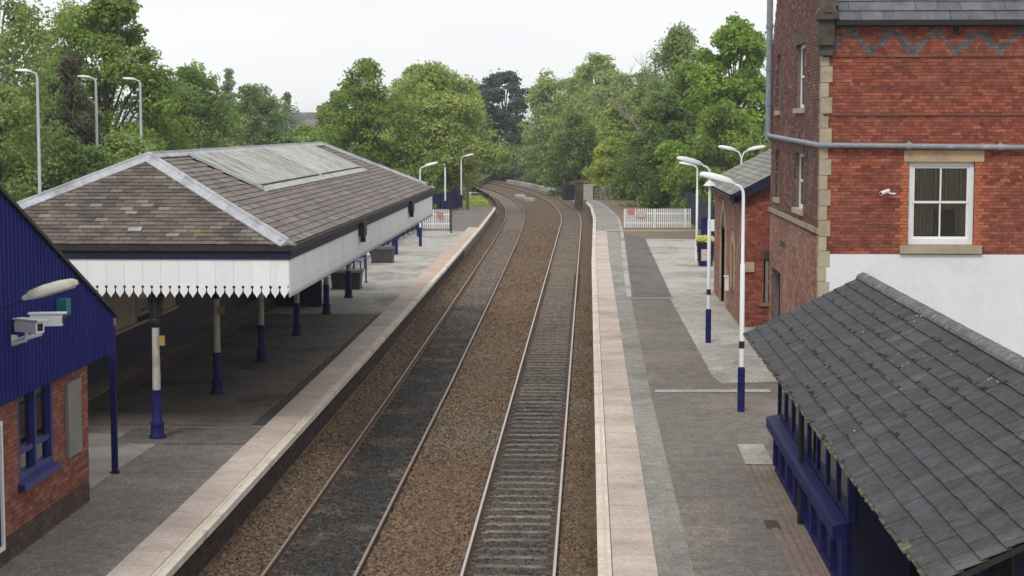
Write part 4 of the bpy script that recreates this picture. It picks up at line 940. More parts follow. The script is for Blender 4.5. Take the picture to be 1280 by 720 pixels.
# roof
se = Vector((1, 0, RS)).normalized(); half = SWD/2+.33; SLo = half*math.hypot(1, RS)
for sgn in (1, -1):
    ox = SX-.33 if sgn > 0 else SX+SWD+.33; d = Vector((sgn, 0, RS)).normalized(); n = Vector((-sgn*RS, 0, 1)).normalized(); oz = SZ+.12-.33*RS
    b = MB(); b.obox((ox,SY-.3,oz-.05), (0,SYB-SY+.6,0), d*SLo, n*.05); b.build('roof_deck', M['deck'], st)
    slates(st, (ox, SY-.32 if sgn > 0 else SYB+.3, oz), (0,sgn,0), d, 12.6, [(0,0),(12.6,0),(12.6,SLo),(0,SLo)], .24, .40, M['slate_g'], 60 if sgn > 0 else 0)
    b = MB(); b.obox((ox,SY-.36,oz-.30), (0,.07,0), d*SLo, (0,0,.30)); b.build('bargeboard', M['navy_d'], st)
b = MB(); b.box(SX-.42,SY-.37,4.02,SX-.26,SYB+.3,4.14); b.build('gutter', M['black'], st)
b = MB(); b.box(SX-.26,SY-.36,3.94,SX-.01,SY-.0,4.16); b.build('eave_box', M['navy_d'], st)
b = MB(); b.tube([(SX+SWD/2,SY-.3,SZ+.12+SWD/2*RS+.05),(SX+SWD/2,SYB+.3,SZ+.12+SWD/2*RS+.05)], .1, 8); b.build('ridge_tile', M['ridge'], st)
b = MB(); b.box(SX+.3,SYB-.3,0,SX+SWD,SYB,SZ); b.box(SX+SWD-.3,SY+.3,0,SX+SWD,SYB-.3,SZ); b.build('wall', M['brick_w'], st)
b = MB(); b.box(SX-.16,61.6,.75,SX-.03,61.9,1.2); b.box(SX-.19,61.57,1.2,SX-.03,61.93,1.25); o = b.build('wall_box', M['signw']); tag(o, 'small pale box fixed low on the side of the low brick building', 'wall box')

# ------------------------------------------------------------------ lamp posts
def platform_lamp(x, y, label, h=5.15, yaw=0, collar=False, blue=True, rc=.05, head=1., tilt=-7, double=False, band=True, mtl='lampw'):
    t = thing('lamp_post', label, 'lamp post', (x, y, 0), yaw, 'platform lamp posts')
    if blue:
        b = MB(); b.tube([(0,0,0),(0,0,.95)], .082, 14); b.tube([(0,0,.95),(0,0,1.0)], [.082,.06], 14); b.build('base', M['navy'], t)
        b = MB(); b.box(-.03,-.088,.25,.03,-.08,.45); b.build('access_door', M['navy_d'], t)
    else:
        b = MB(); b.tube([(0,0,0),(0,0,1.0)], .08, 12); b.build('base', M[mtl], t)
    b = MB(); b.tube([(0,0,1.0),(0,0,3.3),(0,0,3.32),(0,0,h-.30)]+([] if double else [(-.01,0,h-.2),(-.05,0,h-.12),(-.12,0,h-.07),(-.22,0,h-.05)]), [.055,.052,.038,.036]+([] if double else [.034,.033,.032,.03]), 12)
    b.build('pole', M[mtl], t)
    if band: b = MB(); b.tube([(0,0,1.42),(0,0,1.58)], .062, 12); b.build('band', M['black'], t)
    if collar: b = MB(); b.tube([(0,0,4.62),(0,0,4.72),(0,0,4.76)], [.19,.09,.05], 14); b.build('collar', M[mtl], t)
    for s_ in ((1,-1) if double else (1,)):
        if double: b = MB(); b.tube([(0,0,h-.36),(-.1*s_,0,h-.1),(-.3*s_,0,h-.03)], .03, 8); b.build('arm', M[mtl], t)
        hd = link('lamp_hood', hood_me, t, loc=(-.2*s_, 0, h-.04), rot=(0, math.radians(tilt+7), 0 if s_ > 0 else math.pi)); hd.scale = (head,)*3
        ln = link('lens', lens_me, hd)
    return t
platform_lamp(3.43, 40.1, 'white lamp post on navy base, nearest on the right platform, head towards the tracks', 5.12, head=1.0, tilt=8)
platform_lamp(3.54, 52.9, 'white lamp post with cone collar and black band, second on the right platform', 5.25, collar=True, head=1.0, tilt=8)
platform_lamp(5.1, 85, 'slim pale lamp post with flat head beside the flower planter', 4.55, blue=False, band=False, head=.85, tilt=2)
platform_lamp(6.15, 73, 'twin headed white lamp showing above the roof of the low brick building', 5.4, double=True, head=.95, tilt=5, band=False)
platform_lamp(-8.9, 95, 'thin white lamp post just above the canopy end, head pointing right', 4.25, yaw=math.pi, head=.95, blue=True, tilt=8)
platform_lamp(-10.6, 88, 'lamp whose white head shows just over the canopy roof edge', 4.0, yaw=math.pi, head=1.0, tilt=8)
platform_lamp(-10.28, 129, 'thin white lamp post standing behind the white picket fence', 3.6, yaw=1.57, head=.5, band=False, tilt=0)
platform_lamp(-9.9, 140, 'farthest white lamp post at the end of the left platform', 4.0, yaw=math.pi, head=1.0, tilt=6, band=False)
platform_lamp(6.3, 135, 'small dark lamp standing among the trees behind the right fence', 3.6, head=.6, blue=False, band=False, mtl='dgrey')
platform_lamp(-10.7, 100, 'short white pole with small cap between two platform lamps at the canopy end', 3.5, yaw=1.57, head=.3, band=False, tilt=0)
for x, y, h, lb in ((-23.1, 75, 8.75, 'tallest looking grey car park lamp, at the far left edge of the trees'), (-24.2, 88, 8.85, 'middle grey car park lamp in front of the dark brownish tree'), (-23.0, 92, 8.85, 'right hand one of the three grey car park lamps above the canopy roof')):
    t = thing('street_lamp', lb, 'street lamp', (x, y, -.3), 0, 'car park lamps behind the canopy')
    b = MB(); b.tube([(0,0,0),(0,0,1.2),(0,0,1.25),(0,0,h-.1),(-.05,0,h+.1),(-.25,0,h+.16)], [.11,.11,.075,.06,.05,.04], 10); b.build('pole', M['lampg'], t)
    hd = link('lamp_hood', hood_me, t, loc=(-.22,0,h+.17), rot=(0,math.radians(4),0)); hd.scale = (.85,1,.8); link('lens', lens_me, hd)

# ------------------------------------------------------------------ fences, bins, planters
def pale_fence(p, q, h, label, sign=None, w=.065, gap=.062, name='picket_fence'):
    p, q = Vector((*p, 0)), Vector((*q, 0)); d = (q-p); Lf = d.length; d.normalize(); t = thing(name, label, 'fence', p, math.atan2(d.y, d.x))
    pts = [(0,0),(w,0),(w,h-.06),(w/2,h),(0,h-.06)]; mb = MB(); mb.prism(pts, 'y', -.012, .012); me = fix(mb.data('pale', M['white'])); x = 0
    while x < Lf: link('pale', me, t, loc=(x, -.03, .02+random.uniform(-.006, .006))); x += w+gap
    for z in (.28, h-.35): b = MB(); b.box(0,-.015,z,Lf,.03,z+.075); b.build('rail', M['white'], t)
    for k in range(int(Lf/1.9)+2):
        xx = min(k*1.9, Lf); b = MB(); b.box(xx-.04,.031,0,xx+.04,.11,h-.05); b.build('post', M['white'], t)
    return t
pale_fence((2.25,112.6),(6.35,112.7), 1.22, 'white picket fence across the far end of the right platform')
pale_fence((-11.5,111.0),(-8.5,111.2), 1.22, 'white picket fence across the left platform beyond the canopy')
for (x, y, z, w, h, mm, nm, lb) in ((2.42,112.5,.92,.42,.28,'red','warning_sign','red warning sign at the left end of the right white fence'), (3.0,112.5,.68,.55,.36,'signr','warning_sign','faded red and white notice on the right fence, second from its left end'), (-9.35,110.9,.68,.36,.34,'red','warning_sign','red square sign on the left platform white fence')):
    b = MB(); b.box(x,y-.03,z,x+w,y-.01,z+h); o = b.build(nm, M[mm]); tag(o, lb, 'sign')
def board_fence(p, q, h, label, mt, bw=.14, step=None):
    p, q = Vector((*p, 0)), Vector((*q, 0)); d = q-p; Lf = d.length; t = thing('panel_fence', label, 'fence', p, math.atan2(d.y, d.x))
    n = int(Lf/bw); n = min(n, 200); bw = Lf/n; me = MB().box(.004,-.012,.05,bw-.004,.012,h).data('board', M[mt])
    for k in range(n): link('board', me, t, loc=(k*bw, random.uniform(-.004, .004), 0))
    b = MB()
    b.box(0,.013,.3,Lf,.05,.38); b.box(0,.013,h-.3,Lf,.05,h-.22); b.box(0,-.03,h,Lf,.04,h+.04); b.build('rail', M[mt], t)
    for k in range(int(Lf/2.4)+1): b = MB(); b.box(k*2.4-.05,-.07,0,k*2.4+.05,-.013,h+.1); b.build('post', M['navy_d'], t)
    return t
board_fence((-11.0,69.5),(-10.6,110.5), 1.05, 'low navy board fence along the back of the left platform', 'navy', bw=.22)
board_fence((-12.2,113.5),(-9.95,139.5), 1.45, 'navy panel fence climbing beyond the left white fence', 'navy', bw=.16)
board_fence((6.9,100),(6.6,128), 1.9, 'dark hedge-side fence behind the planter on the right platform', 'navy_d', bw=.25)
for x, y, l, lb in ((-9.47,70.1,1.16,'dark grey storage bin standing on the left platform, nearer of two'), (-9.6,83.6,1.05,'dark grey storage bin on the left platform, farther of two')):
    t = thing('storage_bin', lb, 'bin', (x, y, 0), 0, 'dark bins on the left platform')
    b = MB(); b.add([(-l/2+.04,-.38,.06),(l/2-.04,-.38,.06),(l/2-.04,.38,.06),(-l/2+.04,.38,.06),(-l/2,-.42,.60),(l/2,-.42,.60),(l/2,.42,.60),(-l/2,.42,.60)], [(0,3,2,1),(4,5,6,7),(0,1,5,4),(1,2,6,5),(2,3,7,6),(3,0,4,7)]); b.box(-l/2+.02,-.36,0,l/2-.02,.36,.06); b.build('body', M['dgrey'], t)
    b = MB(); b.prism([(-.45,.60),(.45,.60),(.45,.66),(.3,.74),(-.3,.74),(-.45,.66)], 'x', -l/2-.03, l/2+.03); link('lid', fix(b.data('lid', M['dgrey'])), t)
    b = MB(); b.box(-.08,-.445,.42,.08,-.42,.5); b.build('latch', M['black'], t)
for x, y, h, lb in ((-9.05,72.8,1.9,'slim dark sign post just beyond the nearer storage bin'), (-9.3,70.9,1.5,'slim dark post touching the near storage bin'), (-8.35,108.5,1.9,'slim dark post in front of the left white fence'), (-8.15,106.9,1.7,'slim navy post left of the left white fence')):
    b = MB(); b.tube([(0,0,0),(0,0,.03),(0,0,.031),(0,0,h)], [.09,.09,.035,.035], 8); b.tube([(0,0,h),(0,0,h+.04)], [.05,.02], 8); o = b.build('marker_post', M['black'], loc=(x, y, 0)); tag(o, lb, 'post')
for x, y, lb in ((-9.6,88.9,'short thick navy post beside the planting on the left platform'), (-9.75,103.5,'thick navy post before the left white fence')):
    b = MB(); b.box(-.14,-.14,0,.14,.14,1.0); b.prism([(-.16,1.0),(.16,1.0),(0,1.12)], 'y', -.16, .16); o = link('bollard', fix(b.data('bollard', M['navy'])), loc=(x, y, 0)); tag(o, lb, 'post')
for x, y, lb in ((-10.1,74.6,'navy slatted bench behind the nearer storage bin'), (-10.2,79.3,'navy slatted bench between the two storage bins')):
    t = thing('bench', lb, 'bench', (x, y, 0), math.radians(-90), 'navy benches')
    for k in range(4): b = MB(); b.box(-.9,-.25+k*.12,.43,.9,-.15+k*.12,.46); b.build('seat_slat', M['blue'], t)
    for k in range(4): b = MB(); b.box(-.9,-.32,.55+k*.11,.9,-.29,.64+k*.11); b.build('back_slat', M['blue'], t)
    for s_ in (-.75, .75): b = MB(); b.box(s_-.03,-.31,0,s_+.03,-.25,.95); b.box(s_-.03,.17,0,s_+.03,.22,.43); b.build('leg', M['navy'], t)
b = MB(); b.prism([(-.13,0),(.13,0),(.0,.30)], 'y', -.05, .05); o = link('small_sign', fix(b.data('small_sign', M['signw'])), loc=(-9.35,75.6,.92)); tag(o, 'tiny white triangular cap seen above the nearer storage bin', 'sign')

def leaf_cloud(n, cfun, size, squash=1.):
    pos, nor = cfun(n); s = rng.uniform(.6, 1.3, n)*size
    t = rng.normal(size=(n, 3)); t -= (t*nor).sum(1)[:, None]*nor; t /= np.linalg.norm(t, axis=1)[:, None]+1e-9; b_ = np.cross(nor, t)
    A = pos-t*s[:, None]*.62; B = pos+b_*s[:, None]*.36+nor*s[:, None]*.06; C_ = pos+t*s[:, None]*.62; D = pos-b_*s[:, None]*.36+nor*s[:, None]*.06
    V = np.stack([A, B, C_, D], 1).reshape(-1, 3); return V
def quads(name, V, mt):
    n = len(V)//4; me = bpy.data.meshes.new(name); me.vertices.add(len(V)); me.vertices.foreach_set('co', V.astype(np.float32).reshape(-1))
    me.loops.add(n*4); me.loops.foreach_set('vertex_index', np.arange(n*4)); me.polygons.add(n); me.polygons.foreach_set('loop_start', np.arange(0, n*4, 4))
    me.update(); me.materials.append(mt); return me
def blob(c, r, up=.4):
    c = np.array(c); r = np.array(r)
    def f(n):
        d = rng.normal(size=(n, 3)); d /= np.linalg.norm(d, axis=1)[:, None]; q = rng.random(n)**.35
        nn = d+rng.normal(size=(n, 3))*.7+np.array([0,0,up]); nn /= np.linalg.norm(nn, axis=1)[:, None]; return c+d*r*q[:, None], nn
    return f
M['leaf_dk'] = mat('planter_leaf', (.04,.09,.025), (.07,.13,.04), 6, rnd=.3, trans=.25)
for x, y, r, h, lb in ((5.35,82.3,.40,1.0,'dark planter full of yellow flowers beside the low brick building'), (5.62,76.5,.22,.35,'small pot of yellow flowers against the low brick building wall')):
    t = thing('flower_planter', lb, 'planter', (x, y, 0), 0, 'planters with yellow flowers')
    b = MB(); b.tube([(0,0,0),(0,0,h*.4),(0,0,h*.9),(0,0,h*.93),(0,0,h)], [r*.8,r*.92,r,r*1.08,r*1.08], 16); b.build('tub', M['navy_d'], t)
    for k in range(2): b = MB(); b.tube([(0,0,h*(.25+.4*k)),(0,0,h*(.29+.4*k))], r*1.02, 16); b.build('hoop', M['black'], t)
    link('foliage', quads('foliage', leaf_cloud(700, blob((0,0,h+.08), (r*1.1,r*1.1,.2)), .09), M['leaf_dk']), t)
    link('flowers', quads('flowers', leaf_cloud(1100, blob((0,0,h+.2), (r*1.25,r*1.25,.2), 1.), .075), M['petal']), t, kind='stuff')
t = thing('notice_stand', 'navy notice board on posts with a white poster beside the low brick building', 'notice board', (5.62,84.5,0))
b = MB(); b.box(-.35,-.04,.4,.35,.04,2.1); b.build('board', M['navy'], t); b = MB(); b.box(-.05,-.055,1.45,.3,-.042,2.0); b.build('poster', M['signw'], t)
for s_ in (-.3,.3): b = MB(); b.box(s_-.04,-.03,0,s_+.04,.03,.4); b.build('leg', M['navy'], t)
t = thing('poster_board', 'small purple and white poster panel leaning beside the planter', 'poster', (5.05,78.6,0))
b = MB(); b.box(-.16,-.02,.25,.2,.02,1.1); b.build('panel', M['navy'], t); b = MB(); b.box(-.13,-.026,.5,.17,-.021,1.0); b.build('print', M['signr'], t)
# bridge parapets at the far end of the right platform
bp = thing('bridge_parapet', 'low bridge parapet of dark brick pier and pale concrete panels at the platform end', 'wall')
def blk(nm, x0, x1, y0, z0, z1, mt, d=.45): b = MB(); b.box(x0,y0,z0,x1,y0+d,z1); b.build(nm, M[mt], bp)
blk('pier', -1.2, -.45, 157.4, -.9, 1.42, 'stone_d', .8); blk('pier_cap', -1.32, -.36, 157.3, 1.42, 1.56, 'brick_s', 1.)
blk('panel', -.44, .38, 156, -.2, 1.32, 'conc', .3); blk('panel', .40, .96, 156.3, -.1, 1.1, 'edge_wall', .3); blk('panel', 1.0, 1.95, 156.2, -.1, 1.12, 'conc_slab', .3)
blk('side_panel', -2.1, -1.25, 160.5, -.25, 1.15, 'navy_d', .2); blk('panel', -2.35, -2.12, 161.2, -.3, 1.45, 'brick_s', .5)
b = MB()
for k in range(14):
    for r in range(4): b.box(.41+k*.04, 156.28, .0+r*.26, .43+k*.04, 156.3, .2+r*.26)
b.build('panel_pattern', M['quoin'], bp, kind='stuff')
wf_ = thing('wire_fence', 'pale green mesh fence running behind the right-hand earth strip', 'fence')
for k in range(7):
    x = 2.1+k*1.5; b = MB(); b.box(x,156.4,-.1,x+.06,156.46,1.15); b.build('post', M['conc_slab'], wf_)
for k in (1,4): b = MB(); b.box(2.2+k*1.5-.05,156.47,.25,2.2+k*1.5+.75,156.5,1.0); b.build('panel', M['lampg'], wf_)
for z in (.1,.4,.7,1.0): b = MB(); b.box(2.1,156.41,z,11.2,156.43,z+.025); b.build('wire', M['lampg'], wf_)
b = MB(); ys_ = list(np.arange(166, 236, 2.)); v = []; f = []
for y in ys_:
    a = pR(y, 2.05); c_ = pR(y, 2.5); v += [(a[0],a[1],-1.2),(a[0],a[1],-.62),(c_[0],c_[1],-.62),(c_[0],c_[1],-1.2)]
for i in range(len(ys_)-1):
    for k in range(4): f.append((4*i+k, 4*i+(k+1) % 4, 4*i+4+(k+1) % 4, 4*i+4+k))
f += [(0,1,2,3), tuple(len(v)-4+k for k in range(4))]
b.add(v, f); o = link('retaining_kerb', fix(b.data('retaining_kerb', M['conc']))); tag(o, 'long pale concrete edging beside the outer rail on the far curve', 'kerb')
for (y, o_, l, w, lb) in ((178,-2.35,3.2,.5,'pale topped walkway boards lying between the two tracks on the curve'), (186,-3.0+.3,3.,.5,'second pale walkway board between the tracks, farther up the curve')):
    n_ = nrm(y); p = pR(y, o_); t = thing('walkway_board', lb, 'boards', (p[0], p[1], RZ), math.atan2(n_.y, n_.x), 'walkway boards between the tracks')
    for k in range(4): b = MB(); b.box(-w,-l/2+k*l/4,-.12,w,-l/2+(k+.93)*l/4,.16); b.build('board', M['conc'], t)
t = thing('cable_trough', 'pale concrete trough lid with dark box on the grassy inside of the curve', 'trough', (-13.0,192,-.9), .35)
for k in range(5): b = MB(); b.box(-.8,-4+k*1.6,0,.8,-4+k*1.6+1.5,.18); b.build('lid', M['conc'], t)
b = MB(); b.box(-.7,-4.6,-.3,1.1,-4.05,.25); b.build('end_box', M['dgrey'], t)
b = MB(); b.box(-.09,-.09,-1,.09,.09,2.15); b.box(-.11,-.11,2.15,.11,.11,2.2); o = b.build('timber_post', M['bark'], loc=(-9.25,137.5,0)); tag(o, 'rusty brown post at the end of the left platform', 'post')
for x, y, h, mm, lb in ((4.9,146,2.6,'lampw','white topped signal post behind the right fence'), (7.2,140,2.4,'navy','navy post among the trees right of the white fence'), (3.9,150,2.2,'dgrey','dark post with white plate beyond the right white fence'), (8.0,150,2.4,'navy','farther navy post at the edge of the wood')):
    b = MB(); b.tube([(0,0,-.1),(0,0,h)], .06, 8); b.box(-.14,-.07,h-.45,.14,-.05,h) ; o = b.build('signal_post', M[mm], loc=(x, y, 0)); tag(o, lb, 'post')

# ------------------------------------------------------------------ trees
def leafmat(name, a, b_, rnd=.34, tr=.48): return mat(name, a, b_, .55, rough=.55, rnd=rnd, trans=tr, spec=.3, det=3)
LM = {'maple': leafmat('maple_leaf', (0.130,0.206,0.041), (0.351,0.477,0.094)),
      'birch': leafmat('birch_leaf', (0.157,0.228,0.074), (0.411,0.521,0.159)),
      'willow': leafmat('yellow_green_leaf', (0.221,0.303,0.081), (0.549,0.620,0.179)),
      'dark': leafmat('deep_green_leaf', (0.097,0.157,0.044), (0.273,0.384,0.102)),
      'chestnut': leafmat('chestnut_leaf', (0.116,0.225,0.033), (0.373,0.546,0.078)),
      'pine': leafmat('pine_needle', (0.033,0.061,0.052), (0.108,0.160,0.119), tr=.2),
      'copper': leafmat('copper_leaf', (.085,.095,.055), (.16,.155,.095)),
      'pale': leafmat('olive_leaf', (0.210,0.276,0.092), (0.509,0.607,0.196)),
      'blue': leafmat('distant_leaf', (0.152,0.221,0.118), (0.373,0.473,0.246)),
      'lime': leafmat('lime_leaf', (0.233,0.338,0.058), (0.588,0.620,0.137)),
      'blossom': leafmat('bronze_leaf', (0.280,0.256,0.128), (0.620,0.525,0.256))}
def prof(kind, t):
    if kind == 'cone': return (1-t)**.75*min(1, t*6+.3)
    if kind == 'pine': return .55+.45*math.sin(t*9.)*.4+.25*(t < .85)-.25*t
    if kind == 'oval': return max(.05, math.sin(math.pi*min(1, t*.93+.07))**.6)
    if kind == 'dome': return max(.05, (1-t**2.2)**.5)*(.75+.25*min(1, t*4))
    return 1
def tree(x, y, h, r, kind, leaf, label, n=16000, ls=.24, cb=.12, bark='bark', clumps=None, base=-1.0, name='deciduous_tree', group=None, hang=0., twig=1., loose=1.):
    t = thing(name, label, 'tree' if name != 'shrub' else 'shrub', (x, y, base), rng.uniform(0, 6.28) if abs(x) > 1e9 else 0, group)
    n = int(n*.78); ls *= 1.06; H = h-base; zb = H*cb; K = clumps or int(60+r*22); cs = []
    for i in range(K):
        tt = rng.random()**.85; R = r*prof(kind, tt); rr = R*math.sqrt(rng.uniform(.12, 1.)); a = rng.uniform(0, 6.28)
        wob_ = 1+.2*math.sin(3*a+x)+.13*math.sin(5*a+y+tt*7)+(rng.uniform(.05, .28) if rng.random() < .12 else 0)
        cs.append((rr*wob_*math.cos(a), rr*wob_*math.sin(a), zb+(H-zb)*tt*(.97+(rng.uniform(-.02, .05) if tt > .8 else 0)), rng.uniform(.10, .27)*r*(1.15-.45*tt)+.2))
    cs = np.array(cs); w = cs[:, 3]**2; w /= w.sum(); idx = rng.choice(K, n, p=w); c = cs[idx]
    d = rng.normal(size=(n, 3)); d /= np.linalg.norm(d, axis=1)[:, None]
    low = (d[:, 2] < -.25) & (rng.random(n) < .55); d[low, 2] *= -1
    q = (rng.random(n)**.45)*loose; sq = {'pine': .38, 'cone': .6}.get(kind, .72)
    pos = c[:, :3]+d*q[:, None]*c[:, 3:4]*np.array([1, 1, sq])*1.12
    if hang: pos[:, 2] -= rng.random(n)**2*hang*c[:, 3]
    stray = rng.random(n) < .07; pos[stray] += rng.normal(size=(stray.sum(), 3))*.28*c[stray, 3:4]
    nn = d*.8+rng.normal(size=(n, 3))*.55+np.array([0, 0, .45]); nn /= np.linalg.norm(nn, axis=1)[:, None]
    V = leaf_cloud(n, lambda m: (pos, nn), ls); link('crown', quads('crown', V, LM[leaf]), t)
    b = MB(); tr = max(.09, H*.018); top = H*.86
    tp = [(0,0,0),(rng.normal()*.1,rng.normal()*.1,H*.25),(rng.normal()*.2,rng.normal()*.2,H*.5),(rng.normal()*.25,rng.normal()*.25,top)]
    b.tube(tp, [tr*1.3,tr,tr*.65,tr*.12], 7, cap=False)
    for i in rng.choice(K, min(K, int(46*twig)), replace=False):
        e = cs[i]; zs = max(H*.12, min(e[2]*.62, top*.9)); f_ = zs/H; s0 = Vector((np.interp(zs, [p[2] for p in tp], [p[0] for p in tp]), np.interp(zs, [p[2] for p in tp], [p[1] for p in tp]), zs))
        m_ = Vector(((s0.x+e[0])*.55, (s0.y+e[1])*.55, (s0.z+e[2])*.5+.1*H*.3)); rb = tr*.42*(1-f_*.5)
        b.tube([s0, m_, Vector(e[:3])], [rb, rb*.55, .012], 4, cap=False)
    b.build('trunk', M[bark], t); return t
def bare_tree(x, y, h, r, label, base=-1):
    t = thing('bare_tree', label, 'tree', (x, y, base)); b = MB(); H = h-base
    def grow(p, d, l, rad, lev):
        q = p+d*l*.5+Vector((rng.normal(), rng.normal(), 0))*l*.04; e = p+d*l
        b.tube([p, q, e], [rad, rad*.82, rad*.6], 5 if lev < 2 else 3, cap=False)
        if lev >= 5: return
        for k in range(3 if lev < 4 else 2):
            nd = (d+Vector((rng.normal(), rng.normal(), rng.normal()*.4+.25))*.42).normalized(); grow(e if k else q, nd, l*rng.uniform(.55, .8), rad*.56, lev+1)
    grow(Vector((0,0,0)), Vector((0,0,1)), H*.38, H*.016, 0); b.build('trunk', M['barkp'], t)
    # only a thin haze of buds
    return t
PXM = [  # x, y, top z, radius, shape, leaf, label, n, leaf size, extra
 (-27.8,84,14.2,3.0,'oval','birch','tall pale green birch cut by the left edge of the picture',34000,.17,dict(hang=1.6,name='birch_tree',bark='barkp',cb=.03)),
 (-27.1,102,13.9,4.3,'dome','maple','large bright green maple rising highest behind the left canopy roof',60000,.22,dict(cb=.05,name='maple_tree')),
 (-32.5,112,13.6,3.6,'dome','birch','grey-green tree filling the gap between the birch and the large maple',26000,.20,dict(cb=0.)),
 (-27.3,94,9.6,2.1,'dome','copper','dark brownish leaved tree behind the middle car park lamp',24000,.17,dict(cb=.0,clumps=110)),
 (-25.6,78,8.0,2.6,'dome','birch','bushy mid green tree under the birch at the far left',30000,.16,dict(cb=0.,hang=.8)),
 (-23.0,80,5.6,2.3,'dome','dark','low dark green bushy tree left of the canopy roof peak',20000,.16,dict(cb=0.)),
 (-21.2,82,5.9,2.4,'dome','birch','low bushy grey-green tree just behind the canopy roof peak',22000,.16,dict(cb=0.)),
 (-26.0,116,9.6,3.8,'dome','dark','dark green tree at the right foot of the large maple',26000,.22,dict(cb=0.)),
 (-37.5,170,11.6,4.0,'dome','chestnut','round fresh green tree seen beyond the left canopy roof',28000,.27,dict(cb=.0)),
 (-31.8,150,8.0,3.8,'dome','birch','grey-green spreading tree in front of the round fresh green tree',24000,.24,dict(cb=0.,loose=1.2)),
 (-34.0,182,9.9,4.4,'dome','dark','dark rounded tree right of the round fresh green tree',26000,.28,dict(cb=0.)),
 (-52.5,262,14.4,2.8,'cone','blue','distant blue-green conifer above the left roof line',8000,.40,dict(cb=0.,name='conifer_tree')),
 (-43.5,240,11.2,5.0,'dome','blue','distant hazy tree between conifer and far house',14000,.36,dict(cb=0.)),
 (-44.0,262,11.4,1.7,'cone','dark','small distant pointed conifer beside the far house',4500,.36,dict(cb=0.,name='conifer_tree')),
 (-34.5,245,10.9,2.6,'oval','blue','pale misty tree right of the far house',12000,.34,dict(cb=0.)),
 (-29.5,205,8.5,2.3,'dome','dark','dark shrubby tree under the pale misty tree',10000,.32,dict(cb=0.)),
 (-31.5,200,6.0,3.2,'dome','chestnut','low fresh green tree below the far house',10000,.30,dict(cb=0.)),
 (-17.3,140,10.9,3.9,'oval','maple','pointed deep green tree just beyond the canopy ridge',42000,.21,dict(cb=.02,clumps=190,name='lime_tree')),
 (-15.2,158,11.4,3.0,'dome','willow','tall yellow-green tree behind the pointed green tree',28000,.24,dict(cb=.02)),
 (-12.6,150,10.9,4.6,'dome','willow','broad yellow-green tree over the end of the left platform',60000,.21,dict(cb=.22,loose=1.15,twig=1.6)),
 (-14.0,140,5.2,3.0,'dome','maple','green shrub behind the navy fence on the left',20000,.20,dict(cb=0.,name='shrub')),
 (-13.2,124,3.2,2.2,'dome','dark','dark shrub right above the far hip of the canopy',10000,.19,dict(cb=0.,name='shrub')),
 (-16.8,120,4.6,2.4,'dome','maple','green shrub peeping over the far hip of the canopy',14000,.19,dict(cb=0.,name='shrub')),
 (-11.3,148,3.4,1.1,'dome','blossom','bronze yellow shrub beside the farthest left lamp',6000,.18,dict(cb=0.,name='shrub')),
 (-18.6,300,12.6,4.0,'dome','pale','pale tree seen over the tracks left of the dark pine',14000,.36,dict(cb=0.)),
 (-11.6,252,13.8,5.2,'pine','pine','very dark blue-green pine at the end of the tracks',34000,.32,dict(cb=.05,clumps=120,name='pine_tree')),
 (-10.6,250,4.0,3.4,'dome','blue','low misty green shrub on the outside of the far curve',12000,.30,dict(cb=0.,name='shrub')),
 (-4.9,242,13.4,4.6,'dome','pale','olive green tree right of the dark pine',30000,.31,dict(cb=0.,loose=1.15)),
 (-4.0,236,5.5,3.6,'dome','dark','dark undergrowth shrub at the foot of the olive tree',12000,.28,dict(cb=0.,name='shrub')),
 (1.0,228,15.2,4.2,'dome','pale','tall thin-leaved twiggy tree in the middle of the wood',30000,.28,dict(cb=.0,loose=1.3,twig=2.5,bark='barkp')),
 (4.0,198,11.6,4.2,'dome','pale','soft green tree below the bare tree',32000,.26,dict(cb=0.,loose=1.2,twig=2)),
 (-1.3,190,7.2,3.2,'dome','dark','dark green tree behind the bridge parapet',20000,.25,dict(cb=0.)),
 (6.0,183,11.8,4.2,'dome','birch','soft birch green tree under the leafless tree',26000,.25,dict(cb=0.,loose=1.15)),
 (2.4,212,12.3,4.6,'dome','pale','pale rounded tree filling the middle of the right-hand wood',26000,.28,dict(cb=0.,loose=1.15)),
 (-1.2,232,12.2,4.4,'dome','willow','yellow-green tree between the olive tree and the twiggy tree',22000,.29,dict(cb=0.,loose=1.15)),
 (8.2,145,11.2,3.6,'dome','maple','leafy green tree between the pale birch and the chestnut',30000,.22,dict(cb=0.,loose=1.1)),
 (2.0,168,4.9,2.2,'dome','lime','bright lime green shrub above the concrete parapet',16000,.20,dict(cb=0.,name='shrub')),
 (3.4,176,8.8,3.4,'dome','willow','light green tree right of the lime green shrub',26000,.24,dict(cb=0.)),
 (8.0,160,15.0,4.2,'dome','birch','tall pale birch with hanging sprays left of the chestnut',50000,.20,dict(cb=.0,hang=1.6,name='birch_tree',bark='barkp')),
 (10.9,134,14.0,4.1,'dome','chestnut','large vivid green horse chestnut beside the tall brick house',62000,.28,dict(cb=.0,clumps=170,name='chestnut_tree')),
 (6.2,142,8.6,3.5,'dome','dark','dark green tree behind the right white fence',34000,.22,dict(cb=.0)),
 (9.3,124,7.6,3.2,'dome','maple','mid green leafy tree behind the twin headed lamp',34000,.20,dict(cb=0.)),
 (4.6,156,4.6,2.2,'dome','maple','small bright tree just above the right white fence',14000,.20,dict(cb=0.)),
 (7.6,126,4.2,1.7,'dome','dark','dark bush at the right end of the right white fence',10000,.20,dict(cb=0.,name='shrub')),
]
for (x, y, zt, r, k, lf, lb, n, ls, ex) in PXM: tree(x, y, zt, r, k, lf, lb, n=n, ls=ls, **ex)
bare_tree(5.5, 172, 13.6, 2.2, 'leafless pale tree standing above the wood right of centre')
